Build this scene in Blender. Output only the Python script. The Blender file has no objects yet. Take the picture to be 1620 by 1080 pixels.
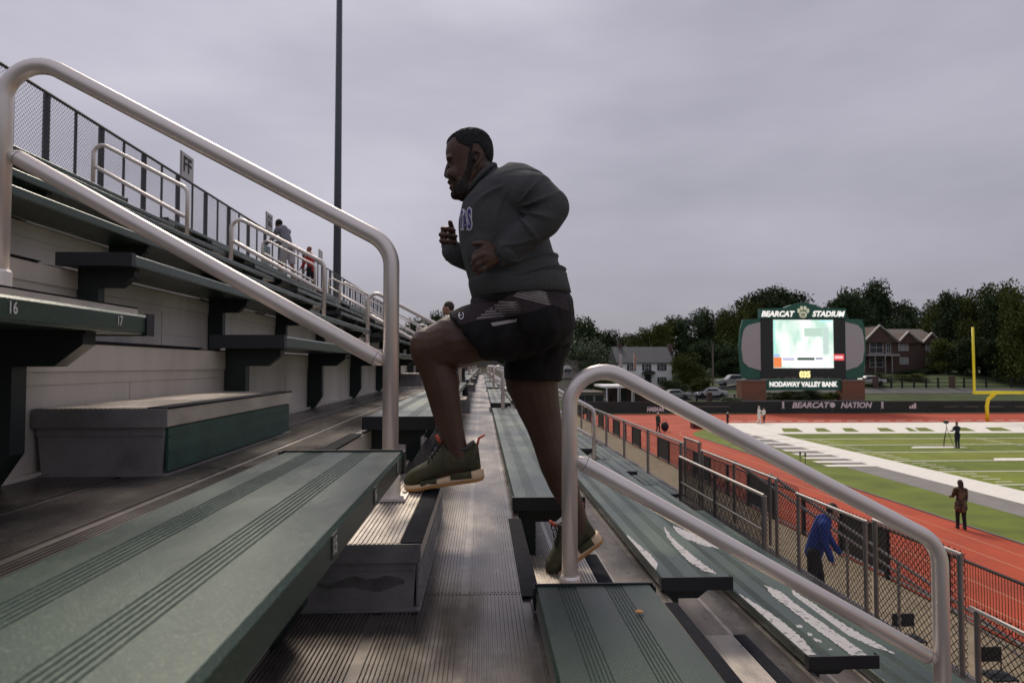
import bpy, bmesh, math, random
from mathutils import Vector, Matrix, Euler
from mathutils.bvhtree import BVHTree
R = math.radians
random.seed(7)
SC = bpy.context.scene
COL = SC.collection

# ------------------------------------------------------------------ camera
# eye at the origin, x towards the field, y along the bench rows, z up
F = 1080.0
CAM_ROT = Euler((R(90 + 2.015), 0, R(-2.545)), 'XYZ')
cd = bpy.data.cameras.new('camera'); cam = bpy.data.objects.new('camera', cd); COL.objects.link(cam)
cam.location = (0, 0, 0); cam.rotation_euler = CAM_ROT
cd.sensor_width = 36; cd.lens = 24.0; cd.clip_start = 0.05; cd.clip_end = 2000
cd.dof.use_dof = True; cd.dof.focus_distance = 2.4; cd.dof.aperture_fstop = 7.0
SC.camera = cam

# ------------------------------------------------------------------ sky and light
SUN_EL, SUN_AZ = 44.0, -8.0      # azimuth measured from +y towards +x
w = bpy.data.worlds.new('World'); SC.world = w; w.use_nodes = True
nt = w.node_tree; nt.nodes.clear()
def wn(t, **k):
    n = nt.nodes.new(t)
    for a, b in k.items(): setattr(n, a, b)
    return n
out = wn('ShaderNodeOutputWorld'); bg = wn('ShaderNodeBackground')
sky = wn('ShaderNodeTexSky'); sky.sky_type = 'NISHITA'; sky.sun_disc = False
sky.sun_elevation = R(SUN_EL); sky.sun_rotation = R(SUN_AZ)
tc = wn('ShaderNodeTexCoord'); mp = wn('ShaderNodeMapping'); mp.inputs['Scale'].default_value = (1.0, 1.0, 3.2)
n1 = wn('ShaderNodeTexNoise'); n1.inputs['Scale'].default_value = 1.7; n1.inputs['Detail'].default_value = 5; n1.inputs['Roughness'].default_value = .5
rp = wn('ShaderNodeValToRGB')
rp.color_ramp.elements[0].position = .30; rp.color_ramp.elements[0].color = (2.95, 2.86, 3.42, 1)
rp.color_ramp.elements[1].position = .72; rp.color_ramp.elements[1].color = (5.0, 4.75, 5.45, 1)
sep = wn('ShaderNodeSeparateXYZ'); gr = wn('ShaderNodeMapRange')
gr.inputs['From Min'].default_value = 0.0; gr.inputs['From Max'].default_value = .6
gr.inputs['To Min'].default_value = .78; gr.inputs['To Max'].default_value = 1.28
mul = wn('ShaderNodeVectorMath'); mul.operation = 'SCALE'
mx = wn('ShaderNodeMixRGB'); mx.inputs[0].default_value = .93
L = nt.links.new
L(tc.outputs['Generated'], mp.inputs[0]); L(mp.outputs[0], n1.inputs['Vector']); L(n1.outputs['Fac'], rp.inputs[0])
L(tc.outputs['Generated'], sep.inputs[0]); L(sep.outputs['Z'], gr.inputs['Value'])
L(rp.outputs[0], mul.inputs[0]); L(gr.outputs[0], mul.inputs['Scale'])
L(sky.outputs[0], mx.inputs[1]); nrm = wn('ShaderNodeVectorMath'); nrm.operation = 'NORMALIZE'; dt = wn('ShaderNodeVectorMath'); dt.operation = 'DOT_PRODUCT'
bd = Vector((-.27, .80, .53)).normalized(); dt.inputs[1].default_value = bd
gl = wn('ShaderNodeMapRange'); gl.interpolation_type = 'SMOOTHSTEP'; gl.inputs['From Min'].default_value = .80; gl.inputs['From Max'].default_value = 1.0
gl.inputs['To Min'].default_value = 1.0; gl.inputs['To Max'].default_value = 1.22
mul2 = wn('ShaderNodeVectorMath'); mul2.operation = 'SCALE'
L(tc.outputs['Generated'], nrm.inputs[0]); L(nrm.outputs[0], dt.inputs[0]); L(dt.outputs['Value'], gl.inputs['Value'])
L(mul.outputs[0], mul2.inputs[0]); L(gl.outputs[0], mul2.inputs['Scale']); L(mul2.outputs[0], mx.inputs[2])
L(mx.outputs[0], bg.inputs[0]); bg.inputs[1].default_value = .1
L(bg.outputs[0], out.inputs[0])
sd = bpy.data.lights.new('sun', 'SUN'); sun = bpy.data.objects.new('sun', sd); COL.objects.link(sun)
sd.energy = 2.2; sd.angle = R(18); sd.color = (1.0, .88, .72)
d = Vector((math.sin(R(SUN_AZ)) * math.cos(R(SUN_EL)), math.cos(R(SUN_AZ)) * math.cos(R(SUN_EL)), math.sin(R(SUN_EL))))
sun.rotation_euler = d.to_track_quat('Z', 'Y').to_euler()
vs = SC.view_settings; vs.view_transform = 'Standard'; vs.look = 'None'; vs.exposure = 0; vs.gamma = 1

# ------------------------------------------------------------------ helpers
RM = CAM_ROT.to_matrix()
def ray(px, py): return RM @ Vector(((px - 810) / F, (540 - py) / F, -1))
def at(px, py, Y):
    v = ray(px, py); return v * (Y / v.y)
def atz(px, py, Z):
    v = ray(px, py); return v * (Z / v.z)
def toss(p):
    q = RM.transposed() @ Vector(p); return (810 + F * q.x / -q.z, 540 - F * q.y / -q.z)

def tag(o, label=None, cat=None, group=None, kind=None):
    if label: o['label'] = label
    if cat: o['category'] = cat
    if group: o['group'] = group
    if kind: o['kind'] = kind
    return o
def empty(name, loc=(0, 0, 0), label=None, cat=None, group=None, rz=0):
    o = bpy.data.objects.new(name, None); COL.objects.link(o); o.location = loc; o.rotation_euler = (0, 0, rz)
    o.empty_display_size = .1
    return tag(o, label, cat, group)
def copy_tree(o, parent=None, loc=None, skip=()):
    c = o.copy(); COL.objects.link(c); c.parent = parent
    if loc is not None: c.location = loc
    for ch in o.children:
        if ch.name.split('.')[0] in skip: continue
        copy_tree(ch, c)
    return c

class MB:
    def __init__(s): s.v = []; s.f = []
    def add(s, vs, fs):
        b = len(s.v); s.v += [tuple(p) for p in vs]; s.f += [tuple(b + i for i in f) for f in fs]; return s
    def box(s, x0, x1, y0, y1, z0, z1):
        return s.add([(x0,y0,z0),(x1,y0,z0),(x1,y1,z0),(x0,y1,z0),(x0,y0,z1),(x1,y0,z1),(x1,y1,z1),(x0,y1,z1)],
                     [(3,2,1,0),(4,5,6,7),(0,1,5,4),(1,2,6,5),(2,3,7,6),(3,0,4,7)])
    def prism(s, poly, y0, y1):      # polygon in (x,z), counter-clockwise seen from -y
        n = len(poly)
        vs = [(x, y0, z) for x, z in poly] + [(x, y1, z) for x, z in poly]
        fs = [tuple(range(n)), tuple(range(2 * n - 1, n - 1, -1))]
        fs += [(i, n + i, n + (i + 1) % n, (i + 1) % n) for i in range(n)]
        return s.add(vs, fs)
    def prism_x(s, poly, x0, x1):    # polygon in (y,z)
        n = len(poly)
        vs = [(x0, y, z) for y, z in poly] + [(x1, y, z) for y, z in poly]
        fs = [tuple(range(n - 1, -1, -1)), tuple(range(n, 2 * n))]
        fs += [(i, (i + 1) % n, n + (i + 1) % n, n + i) for i in range(n)]
        return s.add(vs, fs)
    def loft(s, rings, cap=True, close=False):
        n = len(rings[0]); vs = [p for r in rings for p in r]; fs = []
        for k in range(len(rings) - 1):
            for i in range(n):
                j = (i + 1) % n
                fs.append((k*n+i, k*n+j, (k+1)*n+j, (k+1)*n+i))
        if cap:
            fs.append(tuple(range(n - 1, -1, -1))); fs.append(tuple((len(rings)-1)*n + i for i in range(n)))
        return s.add(vs, fs)
    def tube(s, path, r, n=10, cap=True):
        P = [Vector(p) for p in path]; rr = r if isinstance(r, (list, tuple)) else [r] * len(P)
        rings = []; up = None
        for i, p in enumerate(P):
            t = (P[min(i+1, len(P)-1)] - P[max(i-1, 0)]).normalized()
            if up is None:
                up = Vector((0, 0, 1)) if abs(t.z) < .9 else Vector((0, 1, 0))
            a = t.cross(up).normalized(); b = a.cross(t).normalized(); up = b
            rings.append([p + (a * math.cos(2*math.pi*k/n) + b * math.sin(2*math.pi*k/n)) * rr[i] for k in range(n)])
        return s.loft(rings, cap)
    def ball(s, c, r, n=12, m=8, rot=None):
        c = Vector(c); r = Vector((r, r, r)) if not hasattr(r, '__len__') else Vector(r)
        M = rot or Matrix.Identity(3); vs = []; fs = []
        for i in range(1, m):
            th = math.pi * i / m
            for k in range(n):
                ph = 2 * math.pi * k / n
                vs.append(c + M @ Vector((r.x*math.sin(th)*math.cos(ph), r.y*math.sin(th)*math.sin(ph), r.z*math.cos(th))))
        top = len(vs); vs.append(c + M @ Vector((0,0,r.z))); bot = len(vs); vs.append(c - M @ Vector((0,0,r.z)))
        for i in range(m - 2):
            for k in range(n):
                j = (k+1) % n; fs.append((i*n+k, (i+1)*n+k, (i+1)*n+j, i*n+j))
        for k in range(n):
            j = (k+1) % n; fs.append((top, k, j)); fs.append((bot, (m-2)*n+j, (m-2)*n+k))
        return s.add(vs, fs)
    def chain(s, pts, rs, n=12):
        for i in range(len(pts)):
            s.ball(pts[i], rs[i], n, 8)
            if i: s.tube([pts[i-1], pts[i]], [rs[i-1], rs[i]], n)
        return s
    def build(s, name, m, parent=None, smooth=False, loc=None):
        o = bpy.data.objects.new(name, s.mesh(name, m, world_off(parent) if parent and loc is None else (loc or (0,0,0)), smooth))
        COL.objects.link(o)
        if parent: o.parent = parent
        elif loc: o.location = loc
        return o
    def mesh(s, name, m, off=(0,0,0), smooth=False):
        me = bpy.data.meshes.new(name)
        me.from_pydata([(a-off[0], b-off[1], c-off[2]) for a, b, c in s.v], [], s.f); me.validate()
        if m: me.materials.append(m)
        if smooth: me.polygons.foreach_set('use_smooth', [True]*len(me.polygons))
        me.update(); return me

def world_off(p):
    v = Vector((0,0,0))
    while p: v = v + Vector(p.location); p = p.parent
    return v
def fuse(mb, name, m, parent, voxel=.005, smooth=4, deform=None):
    """union of overlapping shapes into ONE continuous surface"""
    bm = bmesh.new(); me = bpy.data.meshes.new('tmp'); me.from_pydata(mb.v, [], mb.f); bm.from_mesh(me)
    bmesh.ops.recalc_face_normals(bm, faces=bm.faces); bm.to_mesh(me); bm.free()
    o = bpy.data.objects.new('tmp', me); COL.objects.link(o)
    a = o.modifiers.new('r', 'REMESH'); a.mode = 'VOXEL'; a.voxel_size = voxel
    b = o.modifiers.new('s', 'SMOOTH'); b.factor = .5; b.iterations = smooth
    dg = bpy.context.evaluated_depsgraph_get(); dg.update()
    me2 = bpy.data.meshes.new_from_object(o.evaluated_get(dg))
    bpy.data.objects.remove(o); bpy.data.meshes.remove(me)
    if deform:
        ns = [v.normal.copy() for v in me2.vertices]
        for v, n in zip(me2.vertices, ns): v.co = v.co + n * deform(v.co, n)
    off = world_off(parent)
    for v in me2.vertices: v.co -= off
    me2.materials.clear(); me2.materials.append(m); me2.name = name
    me2.polygons.foreach_set('use_smooth', [True]*len(me2.polygons)); me2.update()
    r = bpy.data.objects.new(name, me2); COL.objects.link(r); r.parent = parent
    return r
def tri_normal_fix(me):
    bm = bmesh.new(); bm.from_mesh(me); bmesh.ops.recalc_face_normals(bm, faces=bm.faces); bm.to_mesh(me); bm.free()

# ---- text as mesh (local x right, y up, flat in z with a small thickness)
def text_mb(s, size=1, bold=0.0, shear=0.0, align='CENTER', spacing=1.0, ext=0.0):
    cu = bpy.data.curves.new('t', 'FONT'); cu.body = s; cu.size = size; cu.offset = bold; cu.shear = shear
    cu.align_x = align; cu.align_y = 'CENTER'; cu.space_character = spacing; cu.extrude = ext; cu.resolution_u = 3
    o = bpy.data.objects.new('t', cu); COL.objects.link(o)
    dg = bpy.context.evaluated_depsgraph_get(); dg.update()
    me = bpy.data.meshes.new_from_object(o.evaluated_get(dg))
    v = [tuple(a.co) for a in me.vertices]; f = [tuple(p.vertices) for p in me.polygons]
    bpy.data.objects.remove(o); bpy.data.curves.remove(cu); bpy.data.meshes.remove(me)
    m = MB(); m.add(v, f); return m
def place_text(mb, origin, ux, uy, width=None, height=None):
    xs = [v[0] for v in mb.v]; ys = [v[1] for v in mb.v]
    cx, cy = (min(xs)+max(xs))/2, (min(ys)+max(ys))/2
    sx = width / (max(xs)-min(xs)) if width else 1; sy = height / (max(ys)-min(ys)) if height else 1
    ux, uy, o = Vector(ux), Vector(uy), Vector(origin); uz = ux.cross(uy)
    mb.v = [tuple(o + ux*((x-cx)*sx) + uy*((y-cy)*sy) + uz*z) for x, y, z in mb.v]; return mb

# ------------------------------------------------------------------ materials
def mat(name, col, rough=.6, metal=0.0, var=0.0, vscale=5.0, bump=0.0, bscale=40.0, emit=None, estr=1.0, spec=.5, stretch=None, col2=None, rvar=0.0, coat=0.0, thresh=None, rand=0.0):
    m = bpy.data.materials.new(name); m.use_nodes = True; t = m.node_tree; b = t.nodes['Principled BSDF']
    b.inputs['Base Color'].default_value = (*col, 1); b.inputs['Roughness'].default_value = rough; b.inputs['Metallic'].default_value = metal
    b.inputs['Specular IOR Level'].default_value = spec
    if coat: b.inputs['Coat Weight'].default_value = coat; b.inputs['Coat Roughness'].default_value = .15
    g = t.nodes.new('ShaderNodeNewGeometry'); vec = g.outputs['Position']
    if stretch:
        q = t.nodes.new('ShaderNodeMapping'); q.inputs['Scale'].default_value = stretch; t.links.new(vec, q.inputs[0]); vec = q.outputs[0]
    if var or col2 or rvar:
        n = t.nodes.new('ShaderNodeTexNoise'); n.inputs['Scale'].default_value = vscale; n.inputs['Detail'].default_value = 6; n.inputs['Roughness'].default_value = .62
        t.links.new(vec, n.inputs['Vector'])
        r = t.nodes.new('ShaderNodeValToRGB')
        a, c = (thresh or (.32, .68)); r.color_ramp.elements[0].position = a; r.color_ramp.elements[1].position = c
        c2 = col2 or tuple(min(1, x*(1+var)) for x in col); c1 = col if col2 else tuple(x*(1-var) for x in col)
        r.color_ramp.elements[0].color = (*c1, 1); r.color_ramp.elements[1].color = (*c2, 1)
        t.links.new(n.outputs['Fac'], r.inputs[0]); src = r.outputs[0]
        if rand:
            oi = t.nodes.new('ShaderNodeObjectInfo'); mr = t.nodes.new('ShaderNodeMapRange')
            mr.inputs['To Min'].default_value = 1-rand; mr.inputs['To Max'].default_value = 1+rand
            t.links.new(oi.outputs['Random'], mr.inputs['Value'])
            sc = t.nodes.new('ShaderNodeVectorMath'); sc.operation = 'SCALE'
            t.links.new(src, sc.inputs[0]); t.links.new(mr.outputs[0], sc.inputs['Scale']); src = sc.outputs[0]
        t.links.new(src, b.inputs['Base Color'])
        if rvar:
            mr = t.nodes.new('ShaderNodeMapRange'); mr.inputs['From Min'].default_value = .3; mr.inputs['From Max'].default_value = .7
            mr.inputs['To Min'].default_value = max(.04, rough-rvar); mr.inputs['To Max'].default_value = min(1, rough+rvar)
            t.links.new(n.outputs['Fac'], mr.inputs['Value']); t.links.new(mr.outputs[0], b.inputs['Roughness'])
    if bump:
        n2 = t.nodes.new('ShaderNodeTexNoise'); n2.inputs['Scale'].default_value = bscale; n2.inputs['Detail'].default_value = 4
        t.links.new(vec, n2.inputs['Vector'])
        bb = t.nodes.new('ShaderNodeBump'); bb.inputs['Strength'].default_value = bump; bb.inputs['Distance'].default_value = .004
        t.links.new(n2.outputs['Fac'], bb.inputs['Height']); t.links.new(bb.outputs[0], b.inputs['Normal'])
    if emit:
        b.inputs['Emission Color'].default_value = (*emit, 1); b.inputs['Emission Strength'].default_value = estr
    return m

M = {}
M['seat'] = mat('seat_green', (.058,.100,.074), .34, .15, .2, 2.2, .22, 800, rvar=.12, stretch=(1,.35,1), rand=.08)
M['seatdark'] = mat('plate_dark_green', (.02,.035,.028), .45, .1, .2, 6)  # plain dark green, used on the seat number plates
M['cap'] = mat('end_cap_black', (.012,.014,.018), .45)
M['brk'] = mat('bracket_dark_green', (.013,.022,.021), .5, .1, .2, 8)
M['tread'] = mat('tread_aluminium', (.17,.150,.142), .34, .75, .35, 4.5, 0, 160, rvar=.13, stretch=(1,.45,1), rand=.1)
M['riser'] = mat('riser_aluminium', (.56,.51,.45), .55, .1, .22, 2.2, .2, 90, rand=.05, stretch=(1,1,.35))
M['box'] = mat('box_aluminium', (.26,.25,.245), .45, .35, .35, 5, .2, 120)
M['boxgreen'] = mat('box_green', (.03,.085,.065), .45, .2, .25, 9, .2, 120)
M['lid'] = mat('lid_aluminium', (.52,.47,.42), .36, .6, .3, 9, .2, 120, stretch=(1,.4,1), rvar=.1)
M['nose'] = mat('nosing_black', (.013,.014,.020), .85, .0, .35, 25, .5, 500, spec=.12)
M['rail'] = mat('rail_aluminium', (.80,.74,.69), .38, .55, .05, 3, .1, 300)
M['weld'] = mat('weld_mark', (.16,.14,.13), .5, .7)
M['worn'] = mat('bare_worn_metal', (.06,.09,.07), .5, 0, .2, 34, col2=(.46,.44,.44), thresh=(.34,.45))
M['white'] = mat('number_white', (.72,.72,.70), .6)
M['wire'] = mat('black_vinyl_wire', (.010,.010,.011), .45)
M['post'] = mat('galvanised_post', (.33,.31,.30), .45, .8, .15, 6)
M['darkpost'] = mat('dark_post', (.10,.10,.11), .5, .5, .1, 6)
M['conc'] = mat('concourse_concrete', (.24,.19,.125), .9, 0, .25, 3, .3, 60)
M['blackpanel'] = mat('black_screen', (.008,.009,.010), .6)
M['track'] = mat('track_red', (.42,.058,.018), .85, 0, .20, .4, .2, 90)
M['grass'] = mat('turf', (.135,.178,.015), .9, 0, .28, .5, .4, 80)
M['grassb'] = mat('turf_light', (.185,.225,.02), .9, 0, .22, .5, .4, 80)
M['paint'] = mat('field_paint', (.85,.82,.74), .85, 0, .06, 3)
M['lanes'] = mat('lane_paint', (.55,.22,.13), .85)
M['greyturf'] = mat('grey_turf', (.24,.23,.215), .9, 0, .12, 2)
M['bank'] = mat('bank_grass', (.05,.075,.02), .95, 0, .35, .35, .4, 20)
M['road'] = mat('road_asphalt', (.11,.108,.11), .9, 0, .15, .5)
M['bark'] = mat('bark', (.05,.038,.028), .9, 0, .3, 6)
M['skin'] = mat('skin_dark', (.072,.034,.020), .48, 0, .14, 14, .12, 300)
M['hair'] = mat('hair_black', (.009,.008,.010), .8, 0, .3, 60, .8, 260)
M['sweat'] = mat('sweatshirt_charcoal', (.080,.084,.086), .95, 0, .22, 190, .35, 700, spec=.15)
M['rib'] = mat('ribbing_charcoal', (.078,.082,.082), .95, 0, .2, 190, .5, 500, spec=.15)
M['short'] = mat('shorts_black', (.010,.009,.010), .8, 0, .3, 120, .3, 400, spec=.25)
M['shortgrey'] = mat('shorts_panel_grey', (.045,.036,.038), .9, 0, .25, 120, .3, 400, spec=.2)
M['stripe'] = mat('reflective_stripe', (.20,.18,.17), .6, 0, .2, 90)
M['shoe'] = mat('shoe_olive', (.060,.060,.028), .85, 0, .3, 40, .6, 500)
M['sole'] = mat('sole_cream', (.68,.52,.33), .6, 0, .06, 20)
M['outsole'] = mat('outsole_gum', (.42,.20,.05), .7)
M['tab'] = mat('tab_orange', (.65,.10,.05), .6)
M['purple'] = mat('letter_purple', (.055,.05,.22), .7)
M['lwhite'] = mat('letter_white', (.70,.69,.78), .7)
# wet seat paint, droplet sparkle painted in as pale speckles; puddled aluminium
def layered(m, c_lo, c_hi, fine_col, fine_scale, fine_lo, fine_hi, big, r_lo, r_hi, stretch=(1,1,1), th=(.38,.62)):
    t = m.node_tree; b = t.nodes['Principled BSDF']; g = t.nodes.new('ShaderNodeNewGeometry'); mp_ = t.nodes.new('ShaderNodeMapping'); mp_.inputs['Scale'].default_value = stretch
    t.links.new(g.outputs['Position'], mp_.inputs[0])
    n = t.nodes.new('ShaderNodeTexNoise'); n.inputs['Scale'].default_value = big; n.inputs['Detail'].default_value = 5; n.inputs['Roughness'].default_value = .6; t.links.new(mp_.outputs[0], n.inputs['Vector'])
    r = t.nodes.new('ShaderNodeValToRGB'); r.color_ramp.elements[0].position = th[0]; r.color_ramp.elements[1].position = th[1]; r.color_ramp.elements[0].color = (*c_lo,1); r.color_ramp.elements[1].color = (*c_hi,1)
    t.links.new(n.outputs['Fac'], r.inputs[0])
    f = t.nodes.new('ShaderNodeTexNoise'); f.inputs['Scale'].default_value = fine_scale; f.inputs['Detail'].default_value = 2; t.links.new(g.outputs['Position'], f.inputs['Vector'])
    fr = t.nodes.new('ShaderNodeMapRange'); fr.inputs['From Min'].default_value = fine_lo; fr.inputs['From Max'].default_value = fine_hi; t.links.new(f.outputs['Fac'], fr.inputs['Value'])
    k = t.nodes.new('ShaderNodeMath'); k.operation = 'MULTIPLY'; kk = t.nodes.new('ShaderNodeMapRange'); kk.inputs['From Min'].default_value = .35; kk.inputs['From Max'].default_value = .65; kk.inputs['To Min'].default_value = .15
    t.links.new(n.outputs['Fac'], kk.inputs['Value']); t.links.new(fr.outputs[0], k.inputs[0]); t.links.new(kk.outputs[0], k.inputs[1])
    mxx = t.nodes.new('ShaderNodeMixRGB'); mxx.inputs[2].default_value = (*fine_col,1); t.links.new(k.outputs[0], mxx.inputs[0]); t.links.new(r.outputs[0], mxx.inputs[1])
    oi = t.nodes.new('ShaderNodeObjectInfo'); mr = t.nodes.new('ShaderNodeMapRange'); mr.inputs['To Min'].default_value = .90; mr.inputs['To Max'].default_value = 1.10; t.links.new(oi.outputs['Random'], mr.inputs['Value'])
    sc = t.nodes.new('ShaderNodeVectorMath'); sc.operation = 'SCALE'; t.links.new(mxx.outputs[0], sc.inputs[0]); t.links.new(mr.outputs[0], sc.inputs['Scale']); t.links.new(sc.outputs[0], b.inputs['Base Color'])
    rr = t.nodes.new('ShaderNodeMapRange'); rr.inputs['From Min'].default_value = .35; rr.inputs['From Max'].default_value = .65; rr.inputs['To Min'].default_value = r_lo; rr.inputs['To Max'].default_value = r_hi
    t.links.new(n.outputs['Fac'], rr.inputs['Value']); t.links.new(rr.outputs[0], b.inputs['Roughness'])
layered(M['seat'], (.014,.036,.024), (.028,.062,.041), (.17,.21,.15), 330, .55, .72, 2.2, .18, .42, (1,.45,1), (.40,.58))
M['seat'].node_tree.nodes['Principled BSDF'].inputs['Specular IOR Level'].default_value = .55
layered(M['tread'], (.12,.106,.098), (.32,.288,.268), (.38,.35,.32), 25, .5, .8, 2.0, .20, .38, (1,.45,1))
# transparent wire screen for the far stretches of fence
def screen(name, col, pitch, thick):
    m = bpy.data.materials.new(name); m.use_nodes = True; t = m.node_tree; b = t.nodes['Principled BSDF']
    b.inputs['Base Color'].default_value = (*col, 1); b.inputs['Roughness'].default_value = .6
    g = t.nodes.new('ShaderNodeNewGeometry'); s = t.nodes.new('ShaderNodeSeparateXYZ'); t.links.new(g.outputs['Position'], s.inputs[0])
    def mth(op, a, c):
        n = t.nodes.new('ShaderNodeMath'); n.operation = op
        for i, q in enumerate((a, c)):
            if q is None: continue
            if isinstance(q, (int, float)): n.inputs[i].default_value = q
            else: t.links.new(q, n.inputs[i])
        return n.outputs[0]
    xy = mth('ADD', s.outputs['X'], s.outputs['Y'])
    A = mth('LESS_THAN', mth('FRACT', mth('MULTIPLY', mth('ADD', xy, s.outputs['Z']), 1/pitch), None), thick)
    B = mth('LESS_THAN', mth('FRACT', mth('MULTIPLY', mth('SUBTRACT', xy, s.outputs['Z']), 1/pitch), None), thick)
    t.links.new(mth('MAXIMUM', A, B), b.inputs['Alpha'])
    return m
M['screen'] = screen('wire_screen_black', (.012,.012,.013), .075, .12)
M['screengrey'] = screen('wire_screen_grey', (.10,.10,.11), .06, .16)

# ------------------------------------------------------------------ ground, track, field
GZ = -5.75
def sheet(name, pts, z, m, kind='structure'):
    o = MB().add([(x, y, z) for x, y in pts], [tuple(range(len(pts)))]).build(name, m); tag(o, kind=kind); return o
def rect(name, x0, x1, y0, y1, z, m): return sheet(name, [(x0,y0),(x1,y0),(x1,y1),(x0,y1)], z, m)

def terr(x, y):
    t = min(1, max(0, (y - 82.5) / 30)); u = min(1, max(0, (x - 24) / 26)); u = u*u*(3-2*u); t2 = t*t*(3-2*t)
    return GZ + .35 + t2 * (1.3 + 2.7*u) + max(0, y-130)*.012
g = MB(); nx, ny = 60, 60
xs = [-400 + 900*i/nx for i in range(nx+1)]; ys = [82 + 3*j if j < 24 else 154 + (j-24)*28 for j in range(ny+1)]
xs = sorted(set(xs + [10+2*i for i in range(45)])); nx = len(xs)-1
g.add([(x, y, terr(x, y)) for y in ys for x in xs], [(j*(nx+1)+i, j*(nx+1)+i+1, (j+1)*(nx+1)+i+1, (j+1)*(nx+1)+i) for j in range(ny) for i in range(nx)])
tag(g.build('hillside', M['bank'], smooth=True), kind='structure')
rect('ground', -400, 500, -300, 82.4, GZ-.02, M['bank'])
rect('concourse', -8, 10.95, -20, 80.5, GZ-.008, M['conc'])
rect('running_track', 11.0, 140, -20, 80.5, GZ-.004, M['track'])
# infield
c = [(17.4,-20),(100,-20),(100,63.5)]
c += [(26.5 - 9.1*math.sin(a), 54.4 + 9.1*math.cos(a)) for a in [R(90)*i/10 for i in range(11)]]
sheet('infield_grass', c, GZ, M['grass'])
lm = MB()
for k in range(1, 6):
    X = 11.0 + 1.067*k
    pts = [(X, -20), (X, 54.4)] + [(26.5-(26.5-X)*math.cos(a), 54.4+(26.5-X)*math.sin(a)) for a in [R(90)*i/16 for i in range(1, 17)]] + [(95, 54.4+26.5-X)]
    for i in range(len(pts)-1):
        a, b = Vector((*pts[i], 0)), Vector((*pts[i+1], 0)); n = (b-a).normalized().cross(Vector((0,0,1)))*.03
        lm.add([(a-n).to_tuple()[:2]+(GZ,), (b-n).to_tuple()[:2]+(GZ,), (b+n).to_tuple()[:2]+(GZ,), (a+n).to_tuple()[:2]+(GZ,)], [(3,2,1,0)])
tag(lm.build('lane_lines', M['lanes']), kind='structure')
kb = MB().box(17.36, 17.42, -20, 54.4, GZ, GZ+.05); tag(kb.build('track_kerb', M['greyturf']), kind='structure')
rect('grey_border', 20.6, 22.5, -20, 67.6, GZ+.004, M['greyturf'])
rect('sideline_border', 22.5, 24.8, -20, 67.6, GZ+.008, M['paint'])
rect('end_border', 24.8, 90, 65.8, 67.4, GZ+.008, M['paint'])
# mown bands between the yard lines
YL = [52.6 - 4.1*i for i in range(0, 17)]
st = MB()
for i in range(0, 17, 2):
    st.add([(24.8, YL[i]-4.1, GZ+.004), (90, YL[i]-4.1, GZ+.004), (90, YL[i], GZ+.004), (24.8, YL[i], GZ+.004)], [(0,1,2,3)])
tag(st.build('mown_bands', M['grassb']), kind='structure')
yl = MB()
for y in YL + [56.7]: yl.box(24.8, 90, y-.09, y+.09, GZ+.005, GZ+.009)
for y0 in YL:                                            # hash marks
    for q in range(1, 5):
        for X in (25.4, 38.5, 50.0): yl.box(X, X+.9, y0-.82*q-.05, y0-.82*q+.05, GZ+.005, GZ+.009)
tag(yl.build('yard_lines', M['paint']), kind='structure')
rect('end_zone', 24.8, 90, 56.8, 65.8, GZ+.012, M['paint'])
ez = MB()
for px0, px1 in ((1254,1287),(1310,1334),(1357,1381),(1416,1442),(1465,1480),(1482,1509),(1545,1578),(1604,1640),(1670,1700)):
    a, b = atz((px0), 686, GZ+.016), atz(px1, 686, GZ+.016)
    ez.add([(a.x, 58.2, GZ+.016), (b.x, 58.2, GZ+.016), (b.x*1.035, 61.6, GZ+.016), (a.x*1.035+.4, 61.6, GZ+.016)], [(0,1,2,3)])
tag(ez.build('end_zone_lettering', M['grass']), kind='structure')
# big painted numerals and the corner chevrons
nm = MB()
for px, py, wd, dp in ((1480,707,4.2,.9),(1625,726,5.0,1.1),(1660,733,3,.6)):
    p = atz(px, py, GZ+.02); nm.add([(p.x-wd/2, p.y-dp/2, p.z), (p.x+wd/2, p.y-dp/2, p.z), (p.x+wd/2-.5, p.y+dp/2, p.z), (p.x-wd/2+.8, p.y+dp/2, p.z)], [(0,1,2,3)])
for i in range(9):                                        # striped box beside the sideline, left of it in the picture
    p = atz(1202 + 18*i, 688 + 6.0*i, GZ+.02); nm.add([(p.x-1.5, p.y-.35, p.z), (p.x+1.5, p.y-.35, p.z), (p.x+1.5, p.y+.35, p.z), (p.x-1.5, p.y+.35, p.z)], [(0,1,2,3)])
tag(nm.build('field_numerals', M['paint']), kind='structure')
da = MB()
for i in range(34):
    X = 24 + i*1.75; da.box(X, X+1.15, 69.6, 69.85, GZ-.002, GZ+.002)
tag(da.build('track_dashes', M['paint']), kind='structure')

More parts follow.
